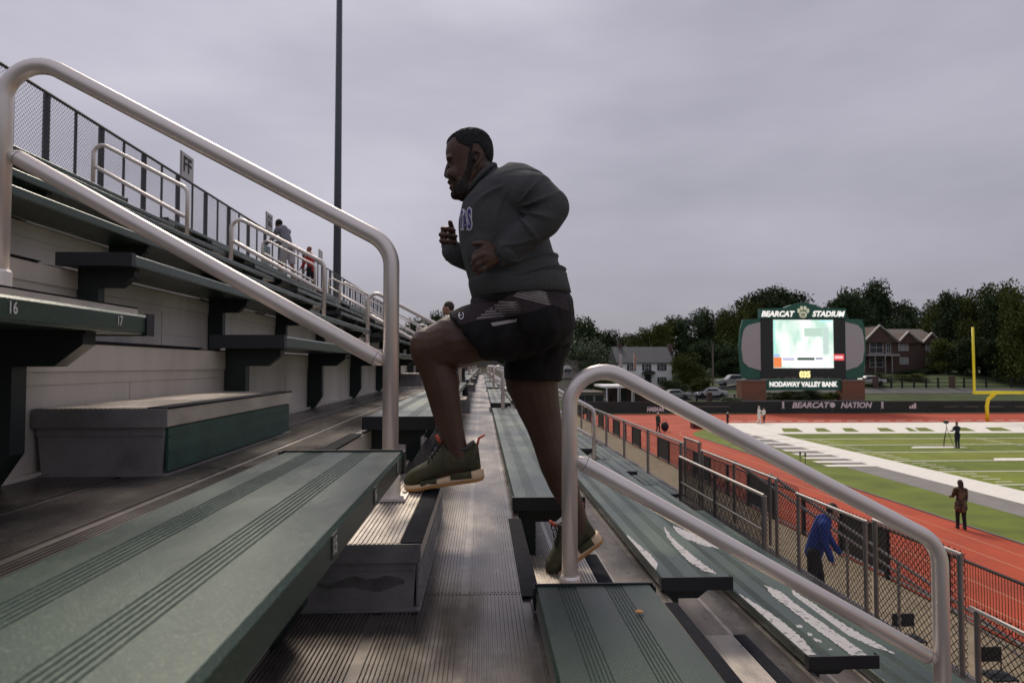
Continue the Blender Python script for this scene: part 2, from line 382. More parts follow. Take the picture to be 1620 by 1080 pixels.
# ------------------------------------------------------------------ the grandstand
W_, H_ = .61, .33
def xf(k): return .42 - W_*k            # bench front
def zb(k): return -.54 + H_*k           # bench top
def zt(k): return -.60 + H_*k           # tread top
def xr(k): return .14 - W_*k            # right edge of tread k
AY = [2.245 + 7.05*j for j in range(6)]; AH = .555
YEND = 43.8
stand = empty('grandstand', (0, 0, GZ), 'stepped aluminium grandstand deck with ribbed treads and pale risers under the benches', 'grandstand')
def tread_mesh(k, y0, y1):
    x0 = xr(k) - W_ + .004; x1 = xr(k) + .004; z = zt(k); P = []
    if k == -5: x1 = 3.56
    x = x0; P.append((x, z))
    pitch = .0094; n = int((x1 - x0 - .03) / pitch)
    for i in range(n):
        u = (i % 22)
        if u in (0, 1): continue                      # smooth channel between two planks
        a = x0 + i*pitch
        P += [(a+.0018, z), (a+.0026, z+.0050), (a+.0060, z+.0050), (a+.0068, z)]
    P += [(x1-.02, z), (x1-.018, z+.003), (x1-.002, z+.003), (x1, z)]
    m = MB(); n = len(P)
    m.add([(a, y0, b) for a, b in P] + [(a, y1, b) for a, b in P], [(i, i+1, n+i+1, n+i) for i in range(n-1)])
    m.box(x0, x1, y0, y1, z-.045, z-.001)
    return m
for k in range(-5, 9):
    for y0, y1 in ((-2.2, 1.812), (1.818, 5.30), (5.306, 19.8), (19.806, YEND)):
        if k > 4 and y0 < 1: 
            pass
        tread_mesh(k, y0, y1).build('tread', M['tread'], stand)
for k in range(-4, 10):
    m = MB(); X = xr(k); top = zt(k); bot = zt(k-1)
    if k == 9: top = zt(8) + .16; 
    m.box(X-.012, X, -2.2, YEND, bot, top-.046)
    m.box(X, X+.006, -2.2, YEND, top-.075, top-.002)           # folded lip
    m.box(X, X+.003, -2.2, YEND, bot+.105, bot+.108)
    m.box(X, X+.022, -2.2, YEND, bot+.0035, bot+.014)
    m.box(X, X+.003, -2.2, YEND, top-.108, top-.105)
    y = -2.0
    while y < 20:
        m.box(X, X+.0025, y, y+.003, bot+.014, top-.11); y += .71 if k % 2 else .83
    m.build('riser', M['riser'], stand)
fas = MB().box(3.44, 3.50, -2.2, YEND, GZ, zt(-5)-.05); fas.build('front_wall', M['riser'], stand)
bw = MB().box(-5.60, -5.42, -2.2, YEND, GZ, zt(8)+.1); bw.build('back_wall', M['riser'], stand)
ew = MB()
ew.prism([(-5.4, GZ), (3.44, GZ), (3.44, zt(-5)-.05), (xr(8), zt(8)-.06), (-5.4, zt(8)-.06)], YEND-.04, YEND+.02); ew.build('end_wall', M['riser'], stand)
for j, ya in enumerate(AY[:4]):
    for k in range(-4, 9):
        MB().box(xr(k)-.036, xr(k)+.012, ya-.47, ya+.42, zt(k)+.0032, zt(k)+.0082).build('nosing_strip', M['nose'], stand)

# ---- benches
BW, BT = .29, .045
def bench_profile():
    P = [(-BW, -BT), (-BW+.004, -BT-.002), (-.006, -BT-.002), (0, -BT+.004), (0, -.006), (-.006, 0)]
    top = []
    def band(c):
        for i in range(6):
            a = c + i*.0078; top.extend([(a, 0), (a+.0012, -.0018), (a+.0038, -.0018), (a+.005, 0)])
    band(-.235); band(-.120)
    top.append((-BW+.006, 0)); top.sort(key=lambda p: -p[0])
    P += top + [(-BW, -.006)]
    return P
BP = bench_profile()
def make_bench(y0, y1, name='bench'):
    """origin: front top edge of the seat at y=0"""
    e = empty(name, (0, 0, 0))
    m = MB(); n = len(BP)
    m.add([(x, y0, z) for x, z in BP] + [(x, y1, z) for x, z in BP],
          [(i, (i+1) % n, n+(i+1) % n, n+i) for i in range(n)] )
    # flat ends as a simple strip under the ribs
    m.box(-BW+.002, -.002, y0+.001, y1-.001, -BT, -.004)
    o = m.build('seat', M['seat'], e); tri_normal_fix(o.data)
    for (a, b) in ((y0-.006, y0+.03), (y1-.03, y1+.006)):
        c = MB(); c.box(-BW-.004, .004, a, b, -BT-.005, -.0485+.006)
        if a < y0: c.box(-BW-.004, .004, a, y0-.0005, -.0425, .004)
        else: c.box(-BW-.004, .004, y1+.0005, b, -.0425, .004)
        c.box(-BW-.004, -BW-.0008, a, b, -.0425, .004); c.box(.0008, .004, a, b, -.0425, .003)
        c.build('end_cap', M['cap'], e)
    y = y0 + .14; ysup = []
    while y < y1 - .05: ysup.append(y); y += 1.37
    if y1 - ysup[-1] > .6: ysup.append(y1-.18)
    for y in ysup:
        b = MB(); x0 = -.28 + .005; zt_ = -BT - .0025; z0 = -.06 - H_ + .006
        b.prism([(x0, z0), (x0+.035, z0), (x0+.085, z0+.075), (x0+.085, zt_-.075), (x0+.17, zt_-.075), (x0+.23, zt_-.028), (x0+.23, zt_), (x0, zt_)], y-.024, y+.024)
        b.box(x0+.03, x0+.25, y-.05, y-.024, zt_-.006, zt_)
        b.build('bracket', M['brk'], e)
    return e
ORD = ['first','second','third','fourth','fifth','sixth','seventh','eighth','ninth','tenth','eleventh','twelfth','thirteenth']
BLK = ['block nearest the camera', 'block just past the runner', 'third block along', 'fourth block along', 'fifth block along', 'sixth block along', 'farthest block']
blocks = [(-2.2, AY[0]-AH)] + [(AY[j]+AH, AY[j+1]-AH) for j in range(5)] + [(AY[5]+AH, YEND)]
protoA = make_bench(blocks[0][0], blocks[0][1]); protoB = make_bench(0, 7.05-2*AH); protoE = make_bench(0, YEND-AY[5]-AH)
BENCH = {}
for bi, (a, b) in enumerate(blocks):
    for k in range(-4, 9):
        src = protoA if bi == 0 else (protoE if bi == 6 else protoB); y = 0 if bi == 0 else a
        if (bi == 0 and k == -4) or (bi in (1, 6) and k == -4): e = src; e.location = (xf(k), y, zb(k))
        else: e = copy_tree(src, None, (xf(k), y, zb(k)))
        BENCH[(bi, k)] = e
        tag(e, 'green bench, %s row from the front, %s' % (ORD[k+4], BLK[bi]), 'bench', 'green plank benches of the grandstand')
BENCH[(0,1)]['label'] = 'large wet green bench at bottom left, ending at the near handrail'
BENCH[(0,2)]['label'] = 'green bench at the left edge with white numbers 16 and 17 on its front'
BENCH[(0,0)]['label'] = 'dark green bench at bottom centre with a small yellow leaf on it'
BENCH[(1,-1)]['label'] = 'green bench past the runner with two pale worn streaks near its black end'
BENCH[(1,-2)]['label'] = 'green bench with the most peeled paint, second one right of the runner rear foot'
BENCH[(1,0)]['label'] = 'green bench ending just behind the calf of the runner\'s rear leg'
BENCH[(1,1)]['label'] = 'green bench whose black end shows behind the near handrail post and the raised shin'
# seat numbers
nlist = {2: ((1.20,'16'),(1.545,'17')), 1: ((.90,'15'),(1.24,'16'),(1.56,'17'))}
for k, lst in nlist.items():
    for y, s in lst:
        t = place_text(text_mb(s, .03, bold=.0006), (xf(k)+.0018, y, zb(k)-.021), (0,1,0), (0,0,1), width=.020, height=.022)
        t.build('seat_number', M['white'], BENCH[(0,k)])
        if k == 1:
            m = MB().box(xf(k)+.0002, xf(k)+.0010, y-.016, y+.016, zb(k)-.037, zb(k)-.006); m.build('number_plate', M['seatdark'], BENCH[(0,k)])
# worn paint patches
def jag(poly, amp=2.2, seed=1):
    rnd = random.Random(seed); o = []
    for i in range(len(poly)):
        a, b = poly[i], poly[(i+1) % len(poly)]; L_ = math.hypot(b[0]-a[0], b[1]-a[1]); n = max(1, int(L_/2.2))
        for q in range(n):
            t = q/n; o.append((a[0]+(b[0]-a[0])*t + rnd.uniform(-amp, amp)*(q > 0), a[1]+(b[1]-a[1])*t + rnd.uniform(-amp, amp)*(q > 0)*.7))
    return o
def c6(p): return [(x/2.511+560, y/2.511+650) for x, y in p]
def c8(p): return [(x/2.511+980, y/2.511+650) for x, y in p]
patches = [
 (-1, c6([(1085,490),(1120,520),(1180,570),(1205,600),(1200,632),(1160,600),(1120,560),(1090,520)])),
 (-1, c6([(1232,458),(1262,498),(1300,535),(1350,575),(1440,645),(1390,635),(1335,600),(1285,550),(1243,500)])),
 (-2, c6([(1268,455),(1320,475),(1380,495),(1440,538),(1455,548),(1400,535),(1320,508),(1280,485)])),
 (-2, c8([(455,715),(520,750),(600,800),(680,860),(740,915),(780,968),(735,968),(690,930),(620,880),(540,810),(480,760)])),
 (-2, c8([(575,690),(640,715),(700,765),(800,835),(900,905),(985,968),(920,968),(850,915),(760,850),(680,785),(610,735)])),
 (-2, c8([(695,845),(720,848),(728,860),(705,858)])), (-2, c8([(745,878),(765,882),(768,893),(748,890)])), (-2, c8([(770,900),(800,908),(806,918),(780,915)])), (-2, c8([(830,942),(845,942),(845,948),(832,948)])),
 (-3, c8([(680,705),(760,755),(860,825),(960,885),(1100,965),(1000,932),(880,875),(780,808),(700,745)])),
]
from mathutils.geometry import tessellate_polygon
for i, (k, poly) in enumerate(patches):
    pts = [atz(x, y, zb(k)+.0008) for x, y in jag(poly, 1.2, i)]
    pts = [Vector((min(max(p.x, xf(k)-BW+.002), xf(k)-.003), max(p.y, AY[0]+AH+.002), p.z)) for p in pts]
    tri = tessellate_polygon([pts]); m = MB().add(pts, [t for t in tri])
    o = m.build('worn_paint', M['worn'], BENCH[(1, k)])
    for p in o.data.polygons:
        if p.normal.z < 0: p.flip()
p = atz(1012, 968, zb(0)+.004)
lf = MB(); ring = [(-.011,0),(-.006,.005),(.002,.0065),(.010,.001),(.004,-.005),(-.005,-.005)]
lf.loft([[p+Vector((a, b*1.4, -.0012+abs(b)*.5)) for a, b in ring], [p+Vector((a, b*1.4, .0006+abs(b)*.5)) for a, b in ring]])
tag(lf.build('leaf', mat('leaf_yellow', (.55,.25,.07), .6)), 'tiny fallen orange-yellow leaf lying on the dark bottom bench', 'leaf')

# ---- half-step boxes in the aisles
def make_box():
    e = empty('step_box', (0,0,0))         # origin: foot of the riser, tread level, aisle centre
    wx = .318; h = .167; y0, y1 = -.555, .53; lt = .045
    b = MB()
    b.loft([[(.018,y0+.012,.0035),(wx-.02,y0+.012,.0035),(wx-.02,y1-.012,.0035),(.018,y1-.012,.0035)],
            [(.004,y0+.012,h-lt-.004),(wx-.012,y0+.012,h-lt-.004),(wx-.012,y1-.012,h-lt-.004),(.004,y1-.012,h-lt-.004)]])
    b.box(.006, wx-.014, y0+.008, y0+.0125, h-lt-.022, h-lt-.0005)
    b.build('box_body', M['box'], e)
    f = MB().box(.01, wx+.0, y0-.006, y1, .0034, .0075); f.build('base_flange', M['box'], e)
    g = MB().box(wx-.0115, wx-.006, y0+.02, y1-.02, .012, h-lt-.004)
    g.box(wx-.006, wx-.003, y0+.02, y1-.02, .055, .061); g.box(wx-.006, wx-.003, y0+.02, y1-.02, .095, .099)
    g.build('side_panel', M['box'], e)
    l = MB(); l.box(.001, wx, y0, y1, h-lt, h-.003)
    x = .006
    while x < wx-.058: l.box(x, x+.006, y0+.002, y1-.002, h-.003, h+.0005); x += .0115
    l.build('lid', M['lid'], e)
    MB().box(.0005, wx+.0005, y0-.003, y0-.0002, h-lt-.001, h-.001).build('lid_end_plate', M['box'], e)
    MB().box(wx-.050, wx+.002, y0+.004, y1-.004, h-.003, h+.002).build('nosing', M['nose'], e)
    return e
pb = make_box(); BOX = {}
for j, ya in enumerate(AY):
    for k in range(-5, 8):
        loc = (xr(k)-W_+.004, ya, zt(k))
        if j == 0 and k == -5: e = pb; e.location = loc
        else: e = copy_tree(pb, None, loc)
        BOX[(j,k)] = e
        tag(e, 'grey half-step box with black nosing, %s from the bottom, %s aisle' % (ORD[k+5], ['nearest','second','third','fourth','fifth','farthest'][j]), 'step', 'half-step boxes in the aisles')
for ch_ in BOX[(0,1)].children:
    if ch_.name.startswith('side_panel'): ch_.data = ch_.data.copy(); ch_.data.materials[0] = M['boxgreen']; ch_['label'] = 'green painted side panel of the long step box'
BOX[(0,1)]['label'] = 'long grey step box with green side, against the pale riser under seats 16 and 17'
BOX[(0,0)]['label'] = 'grey step box with the near handrail post on it, under the raised shoe'

# dark water stain low on the front of the near step box
rs_ = random.Random(5); fy = AY[0]-AH+.0112; pc = [at(500+ (640-500)*i/14, 918+4*math.sin(i*.9)-8*math.exp(-((i-9)/3)**2)+rs_.uniform(-1.5,1.5), fy) for i in range(15)]
pd = [at(500+(640-500)*i/14, 932+3*math.sin(i*.7+1)+rs_.uniform(-1.5,1.5)-7*(abs(i-7)/7)**3, fy) for i in range(14,-1,-1)]
sp_ = pc+pd; tri = tessellate_polygon([sp_]); MB().add(sp_, [t for t in tri]).build('water_stain', mat('stain_dark', (.13,.125,.12), .35, .1, .3, 30), BOX[(0,0)])

# ---- handrails
def arc(p0, p1, p2, r, n=8):
    a = (Vector(p0)-Vector(p1)).normalized(); b = (Vector(p2)-Vector(p1)).normalized(); p1 = Vector(p1)
    ang = a.angle(b); t = r/math.tan(ang/2); s = p1+a*t; e = p1+b*t; c = p1+(a+b).normalized()*(r/math.sin(ang/2))
    o = []
    u = (s-c); v = (e-c); tot = u.angle(v); ax = u.cross(v).normalized()
    for i in range(n+1): o.append(c + Matrix.Rotation(tot*i/n, 3, ax) @ u)
    return o
def make_rail():
    # origin at the low post foot; the high post stands two rows up
    e = empty('handrail', (0,0,0)); hx, hz = -1.245, .66
    lo, hi = (0,0,.825), (hx,0,1.475)
    path = [(0,0,.02)] + arc((0,0,0), lo, hi, .115, 10) + arc(lo, hi, (hx,0,hz), .115, 10) + [(hx,0,hz+.02)]
    MB().tube(path, .0262, 18).build('top_rail_and_posts', M['rail'], e, smooth=True)
    a, b = Vector((-.02,0,.440)), Vector((hx+.02,0,1.115))
    dd = (b-a).normalized()
    MB().tube([a, a+dd*.006, a+dd*.03, b-dd*.03, b-dd*.006, b], [.006,.014,.0258,.0258,.014,.006], 18).build('mid_rail', M['rail'], e, smooth=True)
    wl = MB()
    for p in (a+dd*.034, b-dd*.034): wl.tube([p-dd*.0008, p+dd*.0008], .0262, 18)
    wl.build('weld_ring', M['weld'], e)
    for x, z in ((0,0),(hx,hz)):
        c = MB().tube([(x,0,z+.006),(x,0,z+.07)], .034, 18); c.tube([(x,0,z+.07),(x,0,z+.078)], [.034,.0288], 18)
        c.build('post_collar', M['rail'], e, smooth=False)
        q = MB().box(x-.055, x+.055, -.055, .055, z+.001, z+.010)
        for sx in (-1,1):
            for sy in (-1,1): q.tube([(x+sx*.042, sy*.042, z+.010), (x+sx*.042, sy*.042, z+.018)], .007, 6)
        q.build('base_plate', M['rail'], e)
    return e
rp_ = make_rail(); first = True; RAIL = {}
for j, ya in enumerate(AY):
    for i, x0 in enumerate([-.296 + 3*W_*t for t in (-2, -1, 0, 1)]):
        t = i - 2; loc = (x0, ya, -.434 + .0025 - 3*H_*t)
        if first: e = rp_; e.location = loc; first = False
        else: e = copy_tree(rp_, None, loc)
        RAIL[(j, t)] = e
        tag(e, 'pale tubular aluminium handrail with two bars, %s from the bottom of %s aisle' % (ORD[3-i], ['the nearest','the second','the third','the fourth','the fifth','the farthest'][j]), 'handrail', 'double-bar handrails down the aisles')
RAIL[(0,0)]['label'] = 'big sloping double-bar handrail crossing the upper left, to the left of the runner'
RAIL[(0,1)]['label'] = 'big sloping double-bar handrail in front of the runner\'s rear foot and the scoreboard view'

# ---- fences
def diamond(mb, o, u, length, height, pitch, r):
    """woven wire between o and o+u*length, vertical height"""
    o = Vector(o); u = Vector(u).normalized(); n = int(length/pitch)
    up = Vector((0,0,1)); side = u.cross(up)*r
    k = -height
    while k < length:
        for sgn in (1, -1):
            a0, a1 = k, k+height
            s0, s1 = max(0, a0), min(length, a1)
            if s1 <= s0: continue
            z0, z1 = (s0-a0, s1-a0) if sgn > 0 else (height-(s0-a0), height-(s1-a0))
            A = o+u*s0+up*z0; B = o+u*s1+up*z1
            mb.tube([A+side*sgn*.6, B+side*sgn*.6], r, 4, cap=False)
        k += pitch
TOPX = -5.36
tf = empty('top_fence', (TOPX, 0, zt(8)), 'tall chain-link fence with dark posts along the top of the grandstand', 'fence')
FT = 3.36
MB().tube([(TOPX,-2.2,FT),(TOPX,YEND,FT)], .022, 8).build('top_rail', M['darkpost'], tf)
y = 8.6; i = 0; ys_ = []
while y > -2: y -= 1.22
while y < YEND: ys_.append(y); y += .61
for i, yy in enumerate(ys_):
    r = .042 if i % 2 == 0 else .02
    MB().tube([(TOPX-.03,yy,zt(8)-.05),(TOPX-.03,yy,FT)], r, 8).build('fence_post', M['darkpost'], tf)
m = MB(); diamond(m, (TOPX+.02, 6.5, zt(8)+.02), (0,1,0), 8.5, FT-zt(8)-.03, .055, .0022); m.build('wire_mesh', M['darkpost'], tf)
MB().add([(TOPX+.02,15,zt(8)),(TOPX+.02,YEND,zt(8)),(TOPX+.02,YEND,FT-.02),(TOPX+.02,15,FT-.02)], [(0,1,2,3)]).build('wire_mesh', M['screengrey'], tf)
# section signs above it
for y0, s, lab in ((12.28,'FF','grey section sign reading FF above the top fence'), (17.1,'GG','grey section sign reading GG above the top fence'), (22.6,None,'small blurred section sign farthest along the top fence')):
    e = empty('section_sign', (TOPX, y0+.27, FT), lab, 'sign', 'section signs on the top fence')
    MB().box(TOPX-.012, TOPX+.006, y0, y0+.54, FT-.02, FT+.47).build('sign_plate', mat('sign_plate', (.55,.54,.54), .6), e)
    MB().box(TOPX+.0065, TOPX+.009, y0+.0, y0+.025, FT-.02, FT+.47).build('sign_edge', M['blackpanel'], e)
    if s: place_text(text_mb(s, .4, bold=.008, ext=.002), (TOPX+.0095, y0+.28, FT+.27), (0,1,0), (0,0,1), width=.34, height=.28).build('sign_letters', M['blackpanel'], e)
e = empty('notice_board', (TOPX+.03, 16.9, 2.4), 'small pale teal notice fixed on the top fence beside the grey-shirted walker', 'sign')
a = at(415,413,16.6); b = at(432,390,17.2)
MB().box(TOPX+.03, TOPX+.045, 16.75, 17.35, a.z, b.z).build('notice_plate', mat('notice_plate', (.32,.40,.42), .6), e)
n_ = MB(); n_.ball((TOPX+.047, 17.05, (a.z+b.z)/2+.09), (.003,.06,.05)); n_.box(TOPX+.0455, TOPX+.048, 16.95, 17.15, a.z+.06, (a.z+b.z)/2+.02); n_.build('notice_symbol', mat('notice_symbol', (.05,.16,.20), .6), e)

# front guard fence of the stand
FX = 3.50
ff = empty('front_fence', (FX, 0, zt(-5)), 'chain-link guard fence with pale posts along the foot of the grandstand', 'fence')
def seg(y0, y1, ztop, zbot, posts, wire=True, pitch=.062):
    MB().tube([(FX, y0, ztop), (FX, y1, ztop)], .016, 8).build('top_rail', M['post'], ff)
    for p in posts: MB().tube([(FX, p, zbot-.05), (FX, p, ztop+.0)], .020, 10).build('fence_post', M['post'], ff)
    if wire:
        m = MB(); diamond(m, (FX+.03, y0, zbot), (0,1,0), y1-y0, ztop-zbot+.02, pitch, .0034); m.build('wire_mesh', M['wire'], ff)
seg(4.88, 6.02, -1.38, -2.30, (4.90, 5.98))
seg(6.10, 7.50, -1.42, -2.30, (6.14, 7.46))
seg(8.0, 10.80, -1.35, -2.30, (8.02, 10.75))
seg(10.86, 11.7, -1.24, -2.30, (10.9, 11.66,))
seg(1.2, 4.80, -1.73, -2.30, (4.74, 3.2, 1.5))
m = MB(); diamond(m, (FX+.03, 7.5, -2.3), (0,1,0), .5, .95, .062, .0034); m.build('wire_mesh', M['wire'], ff)
for y0 in [11.7+2.4*i for i in range(13)]:
    MB().tube([(FX, y0, -1.35), (FX, y0+2.4, -1.35)], .021, 6).build('top_rail', M['post'], ff)
    MB().tube([(FX, y0+.2, -2.35), (FX, y0+.2, -1.35)], .029, 6).build('fence_post', M['post'], ff)
MB().add([(FX+.03,11.7,-2.3),(FX+.03,YEND,-2.3),(FX+.03,YEND,-1.37),(FX+.03,11.7,-1.37)], [(0,1,2,3)]).build('wire_mesh', M['screen'], ff)
# black mesh gate panel
gp = empty('gate', (3.30, 9.5, zt(-5)), 'black mesh gate panel with silver top rail hung at the foot of the second aisle', 'gate')
MB().tube([(3.30,7.9,-1.52),(3.30,11.3,-1.52)], .022, 8).build('gate_rail', M['post'], gp)
MB().tube([(3.30,7.9,-1.93),(3.30,11.3,-1.93)], .014, 8).build('gate_rail', M['darkpost'], gp)
for y in (7.9, 9.6, 11.3): MB().tube([(3.30,y,-2.26),(3.30,y,-1.52)], .034 if y < 8 else .022, 8).build('gate_post', M['post'] if y < 8 else M['darkpost'], gp)
m = MB(); diamond(m, (3.32,7.9,-2.25), (0,1,0), 3.4, .74, .042, .0030); m.build('wire_mesh', M['wire'], gp)

# trackside fence
TX = 10.97
ts = empty('trackside_fence', (TX, 0, GZ), 'black fence with mesh and solid dark panels between the concourse and the red track', 'fence')
TT = GZ+1.33
MB().tube([(TX,-10,TT),(TX,80,TT)], .03, 6).build('top_rail', M['blackpanel'], ts)
MB().tube([(TX,-10,GZ+.1),(TX,80,GZ+.1)], .03, 6).build('bottom_rail', M['post'], ts)
def yx(px): return TX*F/(px-762)
y = 11.0; i = 0
while y < 78:
    MB().box(TX-.05, TX+.05, y-.06, y+.06, GZ, TT).build('fence_post', M['blackpanel'], ts)
    L_ = 2.4
    if i % 3 == 0:
        MB().box(TX-.012, TX+.012, y+.07, y+L_-.07, GZ+.14, TT-.04).build('dark_panel', M['blackpanel'], ts)
    else:
        q = y+.1; mesh_ = MB()
        while q < y+L_-.08 and y < 40: mesh_.box(TX-.004, TX+.004, q, q+.012, GZ+.12, TT-.03); q += .085
        if mesh_.v:
            for dz in (.12, TT-GZ-.04): mesh_.box(TX-.0045, TX+.0045, y+.07, y+L_-.07, GZ+dz, GZ+dz+.014)
            mesh_.build('wire_mesh', M['wire'], ts)
    y += L_; i += 1

# stairs down to the concourse at the second aisle
se = empty('exit_stairs', (3.6, AY[1], GZ), 'tan concrete stairs with black edges leading down from the stand to the concourse', 'stairs')
stp = MB(); edg = MB(); N = 18; run, rise = .29, .163; ST = GZ+N*rise
for i in range(N):
    x0 = 3.56 + run*i; z = ST - rise*(i+1)
    stp.box(x0, x0+run+.02, AY[1]-.6, AY[1]+.6, z-.05, z)
    if i % 3 == 1: MB().box(x0+run-.03, x0+run+.024, AY[1]-.6, AY[1]+.6, z-.049, z+.004).build('stair_nosing', M['blackpanel'], se)
stp.build('stair_flight', M['conc'], se)
for sy in (-.62, .62):
    a = Vector((3.7, AY[1]+sy, zt(-5)+.85)); b = Vector((3.56+run*N, AY[1]+sy, GZ+.9))
    MB().tube([a, b], .02, 8).build('stair_rail', M['post'], se)
    for t in (0, .33, .66, 1): p = a.lerp(b, t); MB().tube([p, p-Vector((0,0,.9))], .02, 8).build('stair_post', M['post'], se)
# metal chairs on the concourse
ch0 = None
for px, py in ((1440,1046),(1580,1110)):
    p = atz(px, py, GZ); 
    if not ch0:
        ch0 = empty('folding_chair', p)
        MB().box(p.x-.22, p.x+.22, p.y-.2, p.y+.2, p.z+.43, p.z+.46).build('seat', M['blackpanel'], ch0)
        MB().box(p.x-.22, p.x+.22, p.y+.19, p.y+.215, p.z+.6, p.z+.85).build('backrest', M['blackpanel'], ch0)
        for sx in (-1,1):
            for sy in (-1,1): MB().tube([(p.x+sx*.21, p.y+sy*.19, p.z), (p.x+sx*.21, p.y+sy*.19+(0.01), p.z+(.85 if sy > 0 else .44))], .012, 6).build('leg', M['blackpanel'], ch0)
        e = ch0
    else: e = copy_tree(ch0, None, p)
    tag(e, 'black folding chair on the tan concourse, %s' % ('left of the low right handrail post' if px < 1500 else 'nearest the bottom right corner'), 'chair', 'folding chairs behind the fence')

# ---- light pole
pl = empty('light_pole', (-7.6, 35.6, GZ), 'tall grey steel floodlight pole rising out of the picture behind the stand', 'pole')
b = at(533, 450, 35.6); pl.location = (b.x, 35.6, GZ)
MB().tube([(b.x,35.6,GZ),(b.x,35.6,26)], [.24,.13], 14).build('pole_shaft', mat('pole_steel', (.075,.085,.105), .5, .3), pl, smooth=True)
MB().box(b.x-1.2, b.x+1.2, 35.5, 35.7, 25.4, 25.6).build('pole_arm', M['darkpost'], pl)
# ------------------------------------------------------------------ people
def ell(c, a, b, n=20, e=1.0):
    """ring around c spanned by half-axes a and b"""
    c, a, b = Vector(c), Vector(a), Vector(b); o = []
    for i in range(n):
        t = 2*math.pi*i/n; ct, st = math.cos(t), math.sin(t)
        o.append(c + a*math.copysign(abs(ct)**e, ct) + b*math.copysign(abs(st)**e, st))
    return o
def P(px, py, Y): return at(px, py, Y)

runner = empty('person', (at(780, 775, 2.48).x, 2.48, -.434),
    'heavy-set man in charcoal sweatshirt and black shorts running up the stadium steps', 'person')
YC = 2.48
# --- body: head, neck, arms, hands and legs as one surface
b = MB()
heads = [(206.5,738,756,.022),(208.5,731,761,.038),(212,722.5,767.5,.054),(217,715,772.5,.066),(224,709,777,.074),(233,706,779,.077),
         (242,704.8,779.5,.077),(251,705.7,778.5,.075),(261,708.5,775,.072),(271,710,776,.071),(282,711.5,771,.068),(292,713.5,765,.064),
         (302,717,757,.058),(310,720.5,749,.047),(316,726,741,.030)]
rings = []
for py, f, k, hw in heads:
    A, B = P(f, py, YC), P(k, py, YC); n = 24; c = (A+B)/2; hx = (B.x-A.x)/2; o = []
    for i in range(n):
        t = 2*math.pi*i/n; ct, st = math.cos(t), math.sin(t)
        wd = hw*(1 - .22*max(0, -ct)**2)                       # face a little narrower than the back of the skull
        o.append(c + Vector((hx*math.copysign(abs(ct)**.9, ct), wd*math.copysign(abs(st)**.85, st), 0)))
    rings.append(o)
b.loft(rings[::-1])
b.tube([P(755,268,YC), P(764,288,YC), P(774,310,YC)], [.056,.062,.08], 18)         # neck
b.ball(P(761,264,YC), (.042,.052,.05))
for s in (-1, 1):
    b.ball(P(711.0,251.5,YC+s*.030), (.013,.028,.010))                                        # brow
    b.ball(P(716,275,YC+s*.040), (.022,.020,.026))                                          # cheek
    b.ball(P(735,296,YC+s*.050), (.034,.020,.036))
    ec = P(755,251,YC+s*.079)
    b.chain([ec+Vector((-.002,s*.004,.026)), ec+Vector((.013,s*.010,.020)), ec+Vector((.015,s*.010,.004)), ec+Vector((.006,s*.008,-.016)), ec+Vector((-.003,s*.004,-.028))], [.0055,.006,.006,.006,.007], 8)
    b.ball(ec+Vector((-.008,s*.002,0)), (.006,.007,.012))
b.chain([P(709,262,YC), P(707.6,270,YC), P(707.4,277,YC)], [.0085,.0105,.013], 10)          # nose
for s in (-1, 1): b.ball(P(710,278.5,YC+s*.013), (.012,.010,.0095))
b.ball(P(712.5,288.5,YC), (.012,.024,.0080)); b.ball(P(715.3,297.5,YC), (.012,.023,.0085))  # lips
b.ball(P(721,308,YC), (.018,.026,.018))                                                    # chin
# core under the clothes, keeps the body in one piece
b.chain([P(778,315,YC), P(800,345,YC), P(815,400,YC), P(825,450,YC), P(845,510,YC)], [.09,.13,.13,.12,.11], 16)
# near (left) arm
Yn = 2.27
sh, el, wr = P(800,305,2.33), P(872,332,2.23), P(796,407,2.262)
b.chain([P(795,320,YC), sh, P(840,316,2.28), el, P(838,366,2.24), wr], [.09,.075,.06,.046,.044,.031], 14)
def hand(bb, wrist, knuck, fingers, thumb, r=.0082):
    for i, k in enumerate(knuck):
        base = wrist.lerp(k, .25)
        bb.chain([base, k], [.0150, .0115], 10)
        if i: bb.chain([wrist.lerp(knuck[i-1], .55), wrist.lerp(k, .8)], [.0135, .0125], 8)
    for i, f in enumerate(fingers):
        rr = r*(1.0, 1.03, .98, .86)[i]
        pts = [knuck[i]] + f
        bb.chain(pts, [rr*1.12, rr*1.03, rr*.95, rr*.84][:len(pts)], 10)
    bb.chain(thumb, [.0165, .0128, .0115, .0095][:len(thumb)], 10)
kn = [P(767,394,2.226), P(764.5,402.5,2.220), P(766,411.5,2.224), P(771,420,2.233)]
hand(b, P(789,408.5,2.248), kn,
     [[P(755,398.5,2.223), P(748.5,407,2.232)], [P(752.5,408.5,2.218), P(747,418,2.228)], [P(755,418.5,2.22), P(749.5,427,2.228)], [P(763,426.5,2.224), P(756,432.5,2.236)]],
     [P(784,398,2.25), P(773,388.0,2.235), P(762,384.5,2.228), P(749.5,386,2.228)])
